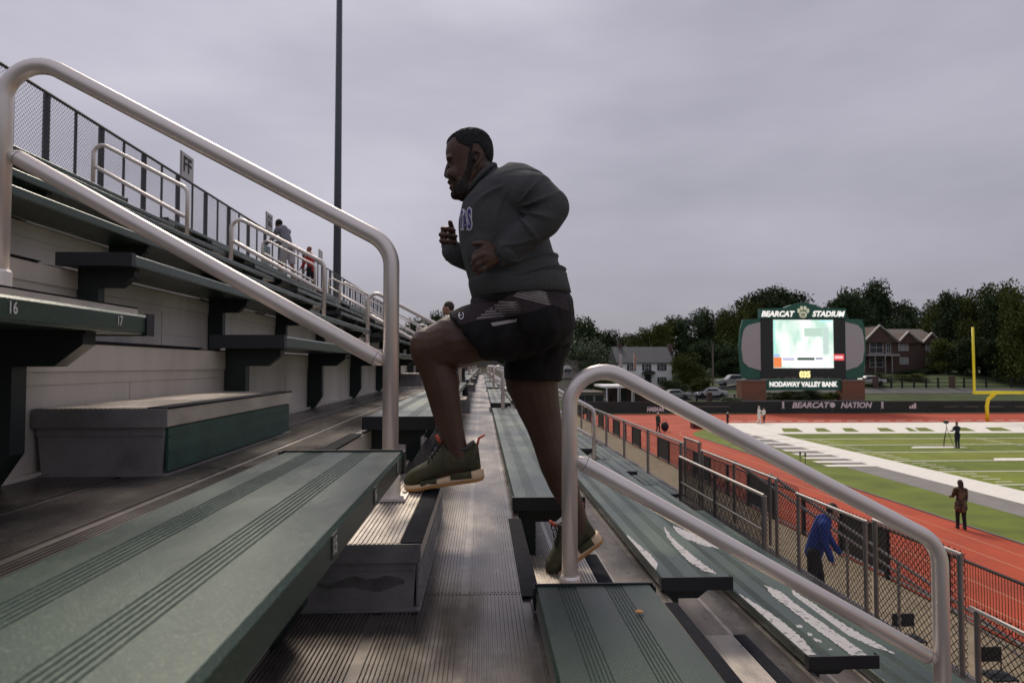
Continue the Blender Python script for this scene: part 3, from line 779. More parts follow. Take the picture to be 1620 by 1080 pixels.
# far (right) arm and fist
b.chain([P(795,320,YC), P(785,312,2.68), P(782,370,2.74), P(768,412,2.74), P(742,413,2.69), P(716,399,2.63)], [.09,.07,.058,.045,.042,.030], 14)
kn = [P(703,363,2.655), P(699.5,371.5,2.66), P(699.5,381,2.66), P(702,390,2.655)]
hand(b, P(714,396,2.64), kn,
     [[P(700,361.5,2.627), P(709,361.5,2.604), P(719,364.5,2.603)], [P(697,371,2.63), P(708,371.5,2.602), P(721.5,374,2.602)], [P(697.5,381,2.63), P(708,381.5,2.602), P(719.5,383.5,2.602)], [P(701,390.5,2.628), P(710,391,2.606), P(718,392,2.606)]],
     [P(718,388,2.665), P(717,373,2.66), P(715,362,2.645), P(712.0,351.5,2.632)], r=.0088)
# near (left) leg, raised
YL_ = 2.39
b.chain([P(845,512,2.43), P(780,524,2.40), P(722,540,YL_), P(683,551,YL_)], [.105,.104,.098,.077], 18)
b.chain([P(681,549,YL_), P(683,563,YL_), P(690,583,YL_), P(699,612,YL_), P(706,645,YL_), P(714,680,YL_), P(721,705,YL_), P(727,727,YL_), P(730,736,YL_)],
        [.0735,.066,.060,.059,.053,.044,.0385,.0365,.034], 16)
b.ball(P(672,547,YL_), (.045,.05,.055)); b.ball(P(704,615,YL_+.0), (.05,.052,.085), rot=Matrix.Rotation(R(12),3,'Y'))
b.chain([P(731,735,YL_), P(706,747,YL_), P(672,759,YL_)], [.034,.027,.018], 10)
# far (right) leg, pushing off
YR = 2.56
b.chain([P(855,512,2.52), P(846,560,2.55), P(841,602,YR), P(851,640,YR), P(861,672,YR), P(869,700,YR), P(879,732,YR), P(891,765,YR), P(902,792,YR), P(911,815,YR), P(918,836,YR)],
        [.105,.102,.100,.082,.068,.062,.0615,.055,.045,.0395,.038], 18)
b.ball(P(856,672,YR), (.05,.05,.05)); b.ball(P(886,740,YR), (.052,.052,.085), rot=Matrix.Rotation(R(-14),3,'Y'))
b.chain([P(917,838,YR), P(897,862,YR), P(884,882,YR)], [.033,.026,.020], 10)
body = fuse(b, 'body', M['skin'], runner, .0042, 3)
# --- eye
for s in (-1, 1):
    MB().ball(P(712.2,263.3,YC+s*.033), (.0105,.010,.0085)).build('eye', mat('eye_white', (.22,.17,.14), .25), runner, smooth=True)
    MB().ball(P(709.9,263.4,YC+s*.0385), (.0062,.0055,.0062)).build('iris', mat('iris_dark', (.01,.006,.004), .15), runner, smooth=True)
    lid = MB(); lid.ball(P(712.2,261.0,YC+s*.034), (.0125,.011,.0060)); lid.ball(P(712.6,266.0,YC+s*.033), (.0115,.010,.0040)); lid.build('eyelid', M['skin'], runner, smooth=True)
# --- hair and beard: grown from the skin surface
hx0 = P(743, 251, YC)
def inside(pt, poly):
    x, y = pt; c = False
    for i in range(len(poly)):
        (x1,y1),(x2,y2) = poly[i], poly[i-1]
        if (y1 > y) != (y2 > y) and x < (x2-x1)*(y-y1)/(y2-y1)+x1: c = not c
    return c
def side_px(co):       # position of a head point in the side view, independent of its depth
    q = Vector(co); return toss((q.x, YC, q.z))
off = world_off(runner)
def grow(name, poly, thick, m, lim=1.0, rough=.0015, under=False):
    me = body.data; keep = []; used = {}
    for p in me.polygons:
        c = Vector(p.center) + off
        if abs(c.y-YC) > .10: continue
        if inside(side_px(c), poly): keep.append(p)
    vs = []; fs = []; rnd = random.Random(3)
    edge = {}
    for p in keep:
        for i in p.vertices: used.setdefault(i, len(used)); edge[i] = edge.get(i, 0) + 1
    inv = sorted(used, key=lambda i: used[i])
    for i in inv:
        v = me.vertices[i]; t = thick if edge[i] >= 4 else -.0008
        vs.append(v.co + v.normal*(t + (rnd.uniform(-rough, rough) if edge[i] >= 4 else 0)))
    for p in keep: fs.append([used[i] for i in p.vertices])
    mm = bpy.data.meshes.new(name); mm.from_pydata(vs, [], fs); mm.materials.append(m)
    mm.polygons.foreach_set('use_smooth', [True]*len(mm.polygons))
    o = bpy.data.objects.new(name, mm); COL.objects.link(o); o.parent = runner; return o
hairpoly = [(690,180),(800,180),(800,263),(781,263),(770,258),(764,246),(757,237),(749,239),(747,254),(742,254),(743,244),(734,240),(725,235),(722,228),(719,223),(704,231.5),(690,234)]
grow('hair', hairpoly, .0035, M['hair'], rough=.0013)
beardpoly = [(742,250),(752,250),(752,266),(747,284),(742,300),(738,325),(710,325),(712,303),(717,301.5),(718.5,296),(717,291),(713,286.5),(709,284.5),(712,282),(722,289),(730,290),(737,275)]
grow('beard', beardpoly, .0014, mat('beard_dark', (.017,.011,.009), .8, 0, .4, 160, .5, 400), rough=.0009)
# --- sweatshirt
g = MB()
tor = [(262,786,806,.045,0),(268,777,822,.10,0),(276,769,839,.160,0),(290,752,862,.208,0),(315,731,872,.232,0),(345,725,867,.240,0),(375,726,866,.238,0),(400,731,873,.232,0),
       (420,736,884,.230,0),(438,740,895,.228,0),(455,744,897,.226,0),(469,748,901,.222,0)]
rings = []
for py, f, k, hw, _ in tor:
    t = (py-258)/211.0; sl = -.10 + .08*t               # rings lean: higher at the back
    A, B = P(f, py + 14*(1-t), YC), P(k, py - 4*(1-t), YC); c = (A+B)/2; a = (B-A)/2
    rings.append(ell(c, a, Vector((0,hw,0)), 28, .86))
g.loft(rings[::-1])
g.tube([P(790,318,YC), P(764,291,YC), P(761,288.5,YC)], [.10,.084,.078], 18)
g.chain([P(803,322,2.36), P(803,313,2.34), P(842,311,2.28), P(872,327,2.235)], [.105,.098,.084,.062], 18)     # near upper arm
g.chain([P(873,330,2.232), P(862,348,2.232), P(836,368,2.242), P(812,389,2.25), P(796,403,2.258)], [.060,.058,.055,.048,.041], 18)
g.chain([P(790,312,2.66), P(788,360,2.72), P(772,402,2.73), P(747,410,2.69), P(722,402,2.645), P(714,398,2.632)], [.10,.075,.062,.054,.047,.040], 16)
g.ball(P(772,390,2.42), (.09,.17,.13))
def ridge(a): return (1-abs(math.sin(a)))**2.2
def folds(co, n):
    x, y, z = co; u, v = toss((x, YC, z)); d = 0
    wgt = max(0, min(1, (v-392)/25))*max(0, min(1, (462-v)/14))*max(0, min(1, (u-765)/70))
    d += .0150*wgt*(ridge((v + .16*(u-800) + 3.5*math.sin(u*.06))*.155)-.25)
    near = 1 if y < YC-.05 else 0
    # creases fanning out of the inner elbow across the sleeve, and from the armpit over the chest
    for cu, cv, am, fr, rad, a0, a1 in ((808,352,.0170,5.2,48,-1.3,1.4),(806,318,.0130,4.2,60,1.7,3.6),(758,438,.010,6,50,-1.2,.9)):
        du, dv = u-cu, v-cv; r = math.hypot(du, dv); a = math.atan2(dv, du)
        if a < 0 and a0 > 1: a += 2*math.pi
        sec = max(0, min(1, (a-a0)/.35))*max(0, min(1, (a1-a)/.35))
        d += near*am*sec*min(1, r/(rad*.35))**2*math.exp(-((r-rad*.55)/(rad*.5))**2)*(ridge(fr*a*.5*2+r*.02)-.3)
    d += .0012*math.sin(x*31+z*17+y*9)*math.sin(z*37-x*13)
    return d
sweat = fuse(g, 'sweatshirt', M['sweat'], runner, .0048, 22, folds)
# ribbed hem, cuffs and collar
h = MB()
rr = []
for py, f, k, hw in ((440,741,895.5,.226),(446,741,896.5,.230),(458,744,899.5,.230),(468,747,902,.228),(470,748,900,.222)):
    A, B = P(f, py+5, YC), P(k, py-4, YC); rr.append(ell((A+B)/2, (B-A)/2, Vector((0,hw,0)), 40, .86))
h.loft(rr[::-1]); h.build('hem_band', M['rib'], runner, smooth=True)
a_, c_ = P(806,395,2.255), P(793,408.5,2.26)
MB().tube([a_.lerp(c_,-.1), a_.lerp(c_,.1), a_.lerp(c_,.9), a_.lerp(c_,1.0)], [.044,.0475,.0435,.036], 20).build('cuff', M['rib'], runner, smooth=True)
a_, c_ = P(724,402,2.65), P(711.5,396,2.63)
MB().tube([a_.lerp(c_,-.1), a_.lerp(c_,.1), a_.lerp(c_,.9), a_.lerp(c_,1.0)], [.042,.045,.042,.034], 20).build('cuff', M['rib'], runner, smooth=True)
ca, cb = P(738,312,YC), P(783,263,YC); cc = (ca+cb)/2; ax = (cb-ca)/2*1.0
ring = ell(cc, ax, Vector((0,.088,0)), 26); MB().tube(ring+[ring[0]], .0095, 10, cap=False).build('collar', M['rib'], runner, smooth=True)
# --- shorts
s_ = MB()
def hemring(p0, p1, Y, hw, n=20):
    A, B = P(*p0, Y), P(*p1, Y); return ell((A+B)/2, (B-A)/2, Vector((0,hw,0)), n, .9)
s_.loft([hemring((747,464),(898,460),YC,.212), hemring((742,478),(905,474),YC,.222), hemring((752,500),(908.5,494),YC,.228), hemring((790,535),(907,520),YC,.222), hemring((815,560),(902,545),YC,.18)][::-1])
s_.loft([hemring((707,494),(768,572),2.39,.128), hemring((725,487),(786,572),2.395,.134), hemring((760,474),(815,570),2.41,.142), hemring((800,470),(860,560),2.44,.155)])
s_.loft([hemring((796,600),(887,603),2.56,.130), hemring((798,575),(893,575),2.555,.136), hemring((796,545),(903,540),2.55,.148), hemring((790,505),(907,505),2.52,.165)])
def sfold(co, n):
    u, v = toss((co[0], YC, co[2]))
    return .0028*math.sin(u*.13+v*.05)*math.sin(v*.11-u*.03) + .003*math.exp(-((v-545)/26)**2)*math.sin(u*.28+v*.16)
shorts = fuse(s_, 'shorts', M['short'], runner, .0060, 4, sfold)
# decals on cloth: outline pieces pressed onto the surface
dg = bpy.context.evaluated_depsgraph_get()
def bvh(o):
    me = o.data; of = world_off(o.parent); return BVHTree.FromPolygons([v.co+of for v in me.vertices], [tuple(p.vertices) for p in me.polygons])
TS, TW = bvh(shorts), bvh(sweat)
def decal(tree, polys, m, name, lift=.0018, grid=3.0):
    mb = MB()
    bm = bmesh.new()
    for poly in polys:
        vs = [bm.verts.new((x, y, 0)) for x, y in poly]; bm.faces.new(vs)
    lo = [min(p[i] for q in polys for p in q) for i in (0,1)]; hi = [max(p[i] for q in polys for p in q) for i in (0,1)]
    for ax in (0, 1):
        c = lo[ax] + grid
        while c < hi[ax]:
            no = [0,0,0]; no[ax] = 1; co = [0,0,0]; co[ax] = c
            bmesh.ops.bisect_plane(bm, geom=bm.verts[:]+bm.edges[:]+bm.faces[:], plane_co=co, plane_no=no); c += grid
    bmesh.ops.triangulate(bm, faces=bm.faces)
    idx = {}; vs = []
    for v in bm.verts:
        r_ = ray(v.co.x, v.co.y).normalized(); hit = tree.ray_cast(Vector((0,0,0)), r_)
        if hit[0] is None or hit[0].y > 2.9: continue
        n = hit[1];  n = n if n.dot(r_) < 0 else -n
        idx[v] = len(vs); vs.append(hit[0] + n*lift)
    fs = []
    for f in bm.faces:
        if all(v in idx for v in f.verts):
            q = [vs[idx[v]] for v in f.verts]
            if max((q[0]-q[1]).length, (q[1]-q[2]).length, (q[2]-q[0]).length) < .05: fs.append([idx[v] for v in f.verts])
    bm.free(); mb.add(vs, fs)
    if fs: return mb.build(name, m, runner)
def c3(p): return [(x/4.908+690, y/4.908+420) for x, y in p]
pan = c3([(300,245),(470,290),(600,215),(660,165),(700,140),(860,175),(1035,235),(1068,300),(1070,370),(930,320),(900,305),(760,355),(680,375),(480,415),(310,428),(120,480),(80,370),(240,262)])
decal(TS, [pan], M['shortgrey'], 'side_panel', .0012, 6)
str1 = []
for i in range(6):                        # slanted grey strokes of the front group
    t = i/5; x0 = 310+t*170; y0 = 420-t*130
    str1.append(c3([(x0, y0), (x0+12, y0-16), (690-10*i, 372-18*i), (640-10*i, 376-15*i)]))
decal(TS, str1, M['stripe'], 'stripe_group', .0022, 4)
str2 = []
for i in range(5):
    t = i/4; x0 = 600+t*65; y0 = 240-t*70
    str2.append(c3([(x0, y0), (x0+14, y0-13), (892-8*i, 292-22*i+8), (870-8*i, 300-20*i+8)]))
decal(TS, str2, M['stripe'], 'stripe_group', .0022, 4)
decal(TS, [c3([(422,447),(628,412),(626,436),(442,472)])], mat('reflective_bar', (.33,.31,.30), .5), 'reflective_bar', .0024, 4)
lg = [c3([(188+27*math.cos(a)*.8+7, 390+30*math.sin(a)), (188+27*math.cos(b_)*.8+7, 390+30*math.sin(b_)), (188+19*math.cos(b_)*.8+7, 390+22*math.sin(b_)), (188+19*math.cos(a)*.8+7, 390+22*math.sin(a))]) for a, b_ in [(R(-60+30*i), R(-30+30*i)) for i in range(10)]]
lg.append(c3([(180,384),(196,386),(196,394),(180,392)]))
decal(TS, lg, M['lwhite'], 'shorts_logo', .0024, 3)
# chest letters (white edge, purple inside)
def tpoly(s, box, bold, lift, m, name, sk=0):
    t = text_mb(s, 1, bold=bold)
    xs_ = [v[0] for v in t.v]; ys_ = [v[1] for v in t.v]; x0, x1, y0, y1 = min(xs_), max(xs_), min(ys_), max(ys_)
    polys = []
    for f in t.f:
        q = []
        for i in f:
            u = (t.v[i][0]-x0)/(x1-x0); v = (t.v[i][1]-y0)/(y1-y0)
            q.append((box[0]+u*(box[2]-box[0]) + sk*(1-v), box[3]+v*(box[1]-box[3])))
        polys.append(q)
    decal(TW, polys, m, name, lift, 3)
for s, bx in (('T',(725.5,331,735.5,364)), ('A',(731.5,333,741.5,364)), ('S',(738.5,328,748,365))):
    tpoly(s, bx, .09, .0024, M['lwhite'], 'letter_edge', .8)
    ins = (bx[0]+2.0, bx[1]+2.2, bx[2]-2.0, bx[3]-2.2); tpoly(s, ins, .035, .0040, M['purple'], 'letter', .8)
# --- shoes
def shoe_frame(toe, heel, Y, bend):
    """maps local (u along foot from toe to heel, v up, w across) to the world"""
    A, B = P(*toe, Y), P(*heel, Y); d = (B-A); L_ = d.length; e = d.normalized(); n = Vector((-e.z, 0, e.x))
    if n.z < 0: n = -n
    def f(u, wv, v):
        if bend and u < .30:                                 # the toe stays flat while the heel lifts
            k = .30; base = A + e*(k*L_); t = (k-u)*L_; a = bend
            e2 = Vector((e.x*math.cos(a)-e.z*math.sin(a), 0, e.x*math.sin(a)+e.z*math.cos(a))); n2 = Vector((-e2.z,0,e2.x))
            if n2.z < 0: n2 = -n2
            return base - e2*t + n2*v + Vector((0,wv,0))
        return A + e*(u*L_) + n*v + Vector((0,wv,0))
    return f, L_
def make_shoe(toe, heel, Y, bend=0):
    f, L_ = shoe_frame(toe, heel, Y, bend)
    e = empty('shoe', (0,0,0)); e.parent = runner; e.location = -Vector(runner.location)
    prof = [(.0,.010,.022,.036),(.03,.026,.016,.052),(.10,.038,.013,.064),(.20,.046,.014,.073),(.30,.050,.014,.083),(.40,.049,.024,.100),(.50,.045,.026,.121),(.57,.042,.027,.136),(.63,.039,.027,.130),(.75,.037,.028,.112),(.88,.036,.028,.118),(.96,.031,.030,.130),(1.0,.018,.034,.112)]
    def ring(u, hw, z0, z1, n=20):
        o = []
        for i in range(n):
            t = 2*math.pi*i/n; ct, st = math.cos(t), math.sin(t)
            z = (z0+z1)/2 + (z1-z0)/2*st; sq = hw*math.copysign(abs(ct)**.75, ct)*(1 if st < 0 else (1-.30*st*st*(z1>.08)))
            o.append(f(u, sq, z))
        return o
    m = MB(); m.loft([ring(*p) for p in prof][::-1])
    tr = MB(); tr.v = m.v; tr.f = m.f
    o = fuse(tr, 'upper', M['shoe'], e, .0032, 3)
    sp = [(-.01,.012,.010,.024),(.02,.032,.006,.023),(.10,.044,.002,.018),(.2,.051,0,.017),(.3,.054,0,.018),(.45,.050,0,.023),(.6,.046,0,.028),(.8,.044,0,.031),(.93,.041,0,.034),(1.0,.030,.002,.036),(1.03,.014,.008,.034)]
    def sring(u, hw, z0, z1, k=1.0, n=20):
        return [f(u, k*hw*math.copysign(abs(math.cos(t))**.35, math.cos(t)), (z0+z1)/2+(z1-z0)/2*math.copysign(abs(math.sin(t))**.5, math.sin(t))) for t in [2*math.pi*i/n for i in range(n)]]
    MB().loft([sring(*p) for p in sp][::-1]).build('midsole', M['sole'], e, smooth=True)
    MB().loft([sring(u, hw, z0-.006, z0+.003, 1.01) for u, hw, z0, z1 in sp][::-1]).build('outsole', M['outsole'], e, smooth=True)
    for (u0, u1, z0, z1) in ((.60,.87,.009,.034),(.22,.42,.006,.026)):
        MB().loft([sring(u, .0465+(.006 if u < .5 else 0), z0, z1, 1.02) for u in (u0, (u0+u1)/2, u1)][::-1]).build('sole_plug', M['shoe'], e, smooth=True)
    MB().tube([f(.985,0,.115), f(1.02,0,.138), f(1.10,0,.148)], [.004,.0045,.004], 8).build('heel_tab', M['tab'], e, smooth=True)
    MB().tube([f(.545,0,.132), f(.50,0,.150), f(.47,0,.168)], [.005,.006,.005], 8).build('tongue_tab', M['tab'], e, smooth=True)
    lc = MB()
    for i in range(5):
        u = .34+.045*i; z = .092+.012*i; lc.tube([f(u,-.034,z-.012), f(u+.012,-.012,z+.004), f(u+.014,.012,z+.004), f(u,.034,z-.012)], .0028, 6)
    lc.tube([f(.50,-.01,.13), f(.44,-.03,.142), f(.40,-.035,.118)], .0025, 6); lc.tube([f(.50,.01,.13), f(.46,.02,.150), f(.42,.03,.13)], .0025, 6)
    lc.build('laces', M['hair'], e, smooth=True)
    col = [f(.60,-.026,.130), f(.72,-.030,.112), f(.84,-.028,.112), f(.94,-.018,.128), f(.94,.018,.128), f(.84,.028,.112), f(.72,.030,.112), f(.60,.026,.130), f(.56,0,.138)]
    MB().tube(col+[col[0]], .0055, 8, cap=False).build('collar', M['rib'], e, smooth=True)
    return e
make_shoe((642,772), (763,756), YL_, R(6))
make_shoe((872,909), (951,853), YR, R(25))

# --- other people, each one continuous body with clothing over it
def clothes(name, m, parent, chains, vox=.014):
    b_ = MB()
    for pts, rs in chains: b_.chain(pts, rs, 10)
    return fuse(b_, name, m, parent, vox, 3)
def person(foot, h, head_dir, label, skin, top, bottom, hairm, shoe, lean=0.0, stride=.0, armf=(.3,.3), bend=(.4,.4), shorts=False, long_hair=False, coat=False, stoop=0.0, cap=None, group=None, twist=0):
    """head_dir: the direction faced (radians, 0 = +x); lean forward; stride fore/aft; armf, bend: swing and elbow bend"""
    k = h/1.75; fwd = Vector((math.cos(head_dir), math.sin(head_dir), 0)); sd_ = Vector((-fwd.y, fwd.x, 0)); up = Vector((0,0,1)); f0 = Vector(foot)
    e = empty('person', f0, label, 'person', group)
    hip = f0 + up*.90*k; sh_ = hip + (up*math.cos(lean)+fwd*math.sin(lean))*.50*k; l2 = lean+stoop
    nk = sh_ + (up*math.cos(l2)+fwd*math.sin(l2))*.09*k; hd = nk + (up*math.cos(l2)+fwd*math.sin(l2))*.13*k + fwd*.02*k
    B_ = MB(); legs = []; arms = []
    for i, s in enumerate((-1, 1)):
        st_ = stride*s; hp = hip + sd_*s*.09*k; kn_ = hp - up*.43*k + fwd*(st_*.5+.03)*k; an = f0 + sd_*s*.09*k + fwd*st_*k + up*.08*k
        legs.append((hp, kn_, an)); B_.chain([hip, hp, kn_, an, an+fwd*.14*k-up*.045*k], [.10*k,.085*k,.052*k,.036*k,.03*k], 10)
        sp_ = sh_ + sd_*s*.17*k - up*.02*k; a = armf[i]; elb = sp_ + (-up*math.cos(a)+fwd*math.sin(a))*.28*k + sd_*s*.03*k; a2 = a+bend[i]
        wr_ = elb + (-up*math.cos(a2)+fwd*math.sin(a2))*.25*k - sd_*s*.02*k; arms.append((sp_, elb, wr_))
        B_.chain([sh_, sp_, elb, wr_], [.07*k,.052*k,.038*k,.027*k], 8)
        hv = (wr_-elb).normalized(); B_.ball(wr_+hv*.05*k, (.03*k,.022*k,.04*k))
        for q in range(4): B_.chain([wr_+hv*.06*k+sd_*((q-1.5)*.014*k), wr_+hv*.115*k+sd_*((q-1.5)*.015*k)+fwd*.01*k], [.009*k,.008*k], 6)
        B_.chain([wr_+hv*.03*k+fwd*.02*k, wr_+hv*.07*k+fwd*.045*k], [.010*k,.009*k], 6)
    B_.chain([hip, hip.lerp(sh_,.5), sh_, nk, hd-up*.04*k], [.115*k,.11*k,.10*k,.055*k,.055*k], 12)
    B_.ball(hd, (.088*k,.078*k,.115*k)); B_.ball(hd+fwd*.085*k-up*.015*k, .018*k); B_.ball(hd+fwd*.055*k-up*.07*k, .04*k)
    for s in (-1,1): B_.ball(hd+sd_*s*.078*k, (.02*k,.014*k,.028*k))
    fuse(B_, 'body', skin, e, .012*max(k,.8), 2)
    g_ = 1.22
    tc_ = [([hip+up*(-.18 if coat else -.02)*k, hip.lerp(sh_,.5), sh_+up*.0], [.165*k if coat else .14*k,.145*k,.13*k])]
    tc_ += [([sh_, nk-up*.02*k], [.12*k,.07*k])]
    for s, (hp, kn_, an) in zip((-1,1), legs): 
        if coat: tc_.append(([hip+sd_*s*.05*k, hip+sd_*s*.08*k-up*.16*k], [.14*k,.135*k]))
    for a in arms: tc_.append(([sh_.lerp(a[0],.5), a[0], a[1], a[2]], [.09*k,.075*k,.058*k,.046*k]))
    clothes('jacket' if coat else 'shirt', top, e, tc_)
    bc = []
    for hp, kn_, an in legs:
        end = hp.lerp(kn_, .85) if shorts else an+up*.02
        bc.append(([hip, hp, end] if shorts else [hip, hp, kn_, end], [.125*k,.108*k,.095*k] if shorts else [.125*k,.105*k,.072*k,.058*k]))
    clothes('shorts' if shorts else 'trousers', bottom, e, bc)
    hc = MB(); hc.ball(hd+up*.03*k-fwd*.018*k, (.094*k,.088*k,.100*k))
    if long_hair: hc.chain([hd-fwd*.05*k, hd-fwd*.075*k-up*.14*k, hd-fwd*.09*k-up*.26*k], [.09*k,.085*k,.05*k], 10)
    fuse(hc, 'hair', hairm, e, .012, 2)
    if cap:
        cp = MB(); cp.ball(hd+up*.045*k, (.105*k,.098*k,.085*k)); cp.box(hd.x-.05*k+fwd.x*.1*k, hd.x+.05*k+fwd.x*.1*k, hd.y-.05*k+fwd.y*.1*k, hd.y+.05*k+fwd.y*.1*k, hd.z+.035*k, hd.z+.045*k); cp.build('cap', cap, e, smooth=True)
    for hp, kn_, an in legs:
        so = MB(); so.chain([an-up*.04*k-fwd*.04*k, an-up*.042*k+fwd*.08*k, an-up*.048*k+fwd*.16*k], [.045*k,.042*k,.033*k], 8); so.build('shoe', shoe, e, smooth=True)
    return e, dict(hip=hip, sh=sh_, hd=hd, arms=arms, fwd=fwd)
C_ = {n: mat('cloth_'+n, c, .9, 0, .12, 40) for n, c in dict(grey=(.20,.20,.235), whitish=(.42,.40,.42), red=(.42,.03,.04), black=(.012,.012,.016), green=(.02,.065,.04), white=(.72,.68,.62), blue=(.012,.045,.26), navy=(.015,.02,.035), camo=(.075,.048,.030), tan=(.20,.14,.09)).items()}
C_['camo'] = mat('cloth_camo', (.028,.022,.014), .9, 0, .3, 9, col2=(.15,.10,.06), thresh=(.45,.55))
sk_b = mat('skin_brown', (.20,.085,.045), .5); sk_l = mat('skin_light', (.42,.24,.17), .5); hr_b = mat('hair_brown', (.035,.018,.012), .7)
f = at(458, 458, 18.0); fx = TOPX + .55
person((fx, -fx*F/(762-458)*1.0, zt(8)+.003), 1.72, math.pi*.82, 'person in grey top and pale shorts stooping as they climb near the top fence', sk_b, C_['grey'], C_['whitish'], M['hair'], C_['tan'], lean=.38, stride=.16, armf=(.8,.6), bend=(.6,.6), shorts=True, stoop=.35)
person((fx, -fx*F/(762-494), zt(8)+.003), 1.32, math.pi*.9, 'small person in a red shirt walking near the top fence', sk_l, C_['red'], C_['black'], mat('hair_ginger',(.25,.10,.05),.7), C_['black'], lean=.1, stride=.12)
p = atz(725, 640, zt(0)); p.y = 11.0
person((at(727,632,10.6).x, 10.6, zt(0)+.003), 1.62, math.pi, 'dark-haired person in black seen in profile behind the runner\'s raised knee', sk_l, C_['black'], C_['black'], hr_b, C_['whitish'], lean=.22, stride=.10, armf=(.4,.7), bend=(.9,1.1), stoop=.1)
# on the exit stairs
_, q = person((at(1288,930,9.65).x, 9.65, ST-rise*4+.004), 1.58, R(-25), 'person in bright blue jacket and black trousers on the stairs behind the wire fence', sk_l, C_['blue'], C_['black'], hr_b, M['blackpanel'], lean=.30, stride=.12, armf=(.05,.3), bend=(.3,.3), stoop=.3)
def ground(px, py): return atz(px, py, GZ+.012)
g1 = ground(1521, 836)
person(g1, 1.72, R(78), 'person with long dark hair in a brown camouflage coat walking along the track edge', sk_l, C_['camo'], C_['black'], hr_b, M['blackpanel'], lean=.02, stride=.06, armf=(.1,.45), bend=(.2,.9), long_hair=True, coat=True)
g2 = ground(1515, 708)
_, q = person(g2, 1.80, R(200), 'person in dark clothes standing on the field behind a camera tripod', sk_l, C_['navy'], C_['navy'], M['hair'], M['blackpanel'], lean=.05, armf=(.5,.5), bend=(1.1,1.1))
tp = ground(1498, 706); e = empty('camera_tripod', tp, 'black tripod with a camera standing on the field', 'tripod')
for i in range(3):
    a = R(90+120*i); MB().tube([tp+Vector((.42*math.cos(a), .42*math.sin(a), 0)), tp+Vector((0,0,1.35))], [.018,.022], 6).build('leg', M['blackpanel'], e)
MB().tube([tp+Vector((0,0,1.3)), tp+Vector((0,0,1.62))], .02, 6).build('centre_column', M['blackpanel'], e)
cmb = MB().box(tp.x-.08, tp.x+.08, tp.y-.12, tp.y+.16, tp.z+1.62, tp.z+1.82); cmb.tube([tp+Vector((0,.16,1.72)), tp+Vector((0,.34,1.72))], .06, 10); cmb.build('camera', M['blackpanel'], e)
g3 = ground(1041, 684)
person(g3, 1.72, R(-60), 'person in dark green jacket and white cap standing on the track', sk_l, C_['green'], C_['navy'], C_['white'], M['blackpanel'], stride=.08, armf=(.1,.1), bend=(.2,.4), cap=C_['white'])
g4 = ground(1050, 682); e = empty('equipment_bag', g4, 'black equipment bag standing beside the green-jacketed person', 'bag')
bg_ = MB(); bg_.ball(g4+Vector((.1,0,.42)), (.36,.25,.42)); fuse(bg_, 'bag_body', M['blackpanel'], e, .03, 2)
MB().tube([g4+Vector((-.1,0,.8)), g4+Vector((.0,0,1.0)), g4+Vector((.25,0,1.0)), g4+Vector((.3,0,.8))], .02, 6).build('handle', M['blackpanel'], e)
g5 = ground(1201, 670); person(g5, 1.75, R(-30), 'person in white standing on the red track below the scoreboard', sk_l, C_['white'], C_['white'], C_['white'], C_['white'], stride=.14, armf=(.2,.9), bend=(.5,.9), coat=True)
g6 = ground(1209, 669); person(g6, 1.55, R(200), 'person in white top and dark trousers close behind the figure in white', sk_l, C_['white'], C_['navy'], hr_b, M['blackpanel'], stride=.08, armf=(.2,.6), bend=(.5,.9))
g7 = ground(1151, 672); person(g7, 1.25, R(-60), 'small person in a white cap partly hidden by the handrail', sk_l, C_['black'], C_['black'], C_['white'], M['blackpanel'], cap=C_['white'])
g8 = ground(1106, 677); e = empty('equipment_box', g8, 'dark red box on the grass corner, half behind the handrail', 'box')
MB().box(g8.x-.7, g8.x+.7, g8.y-.4, g8.y+.4, g8.z, g8.z+.72).build('box_body', mat('box_red', (.10,.015,.012), .6), e)
MB().box(g8.x-.74, g8.x+.74, g8.y-.44, g8.y+.44, g8.z+.72, g8.z+.80).build('box_lid', M['blackpanel'], e)

# ------------------------------------------------------------------ far banner fence
BY = 80.6
X0b, X1b = at(925, 650, BY).x, 100.0
bf = empty('banner_fence', (X0b, BY, GZ), 'long low fence with dark green sponsor banners behind the far end of the track', 'fence')
M['banner'] = mat('banner_green', (.020,.036,.030), .7, 0, .25, .4); M['btext'] = mat('banner_text', (.80,.80,.80), .7); M['btextdim'] = mat('banner_text_dim', (.16,.18,.17), .7)
BTOP = GZ + 1.42
x = X0b; i = 0
while x < X1b:
    MB().box(x+.03, x+5.96, BY-.03, BY+.03, GZ+.05, BTOP).build('banner', M['banner'], bf)
    MB().tube([(x, BY+.06, GZ), (x, BY+.06, BTOP+.04)], .04, 6).build('fence_post', M['darkpost'], bf); x += 6; i += 1
MB().tube([(X0b,BY,BTOP+.03),(X1b,BY,BTOP+.03)], .03, 6).build('top_rail', M['darkpost'], bf)
def sign_txt(s, pxc, pyc, wpx, hpx, Y, m, parent, name, shear=.25, bold=.02, lift=.05, stretch=None):
    c = at(pxc, pyc, Y-lift); sc = F/ (Y*math.cos(R(2.5)))
    t = text_mb(s, 1, bold=bold, shear=shear, ext=.008)
    place_text(t, c, (1,0,0), (0,0,1), width=wpx*Y/F, height=hpx*Y/F).build(name, m, parent)
sign_txt('BEARCAT', 1283, 640.5, 62, 9.5, BY, M['btext'], bf, 'banner_lettering', bold=.035)
sign_txt('NATION', 1355, 640.5, 52, 9.5, BY, M['btext'], bf, 'banner_lettering', bold=.035)
sign_txt('HABAAR', 1037, 647, 28, 7.5, BY, M['btext'], bf, 'banner_lettering', bold=.05)
c = at(1317, 640.5, BY-.06); d_ = MB().tube([c+Vector((0,.02,0)), c-Vector((0,.02,0))], .33, 14); d_.build('round_emblem', M['btext'], bf)
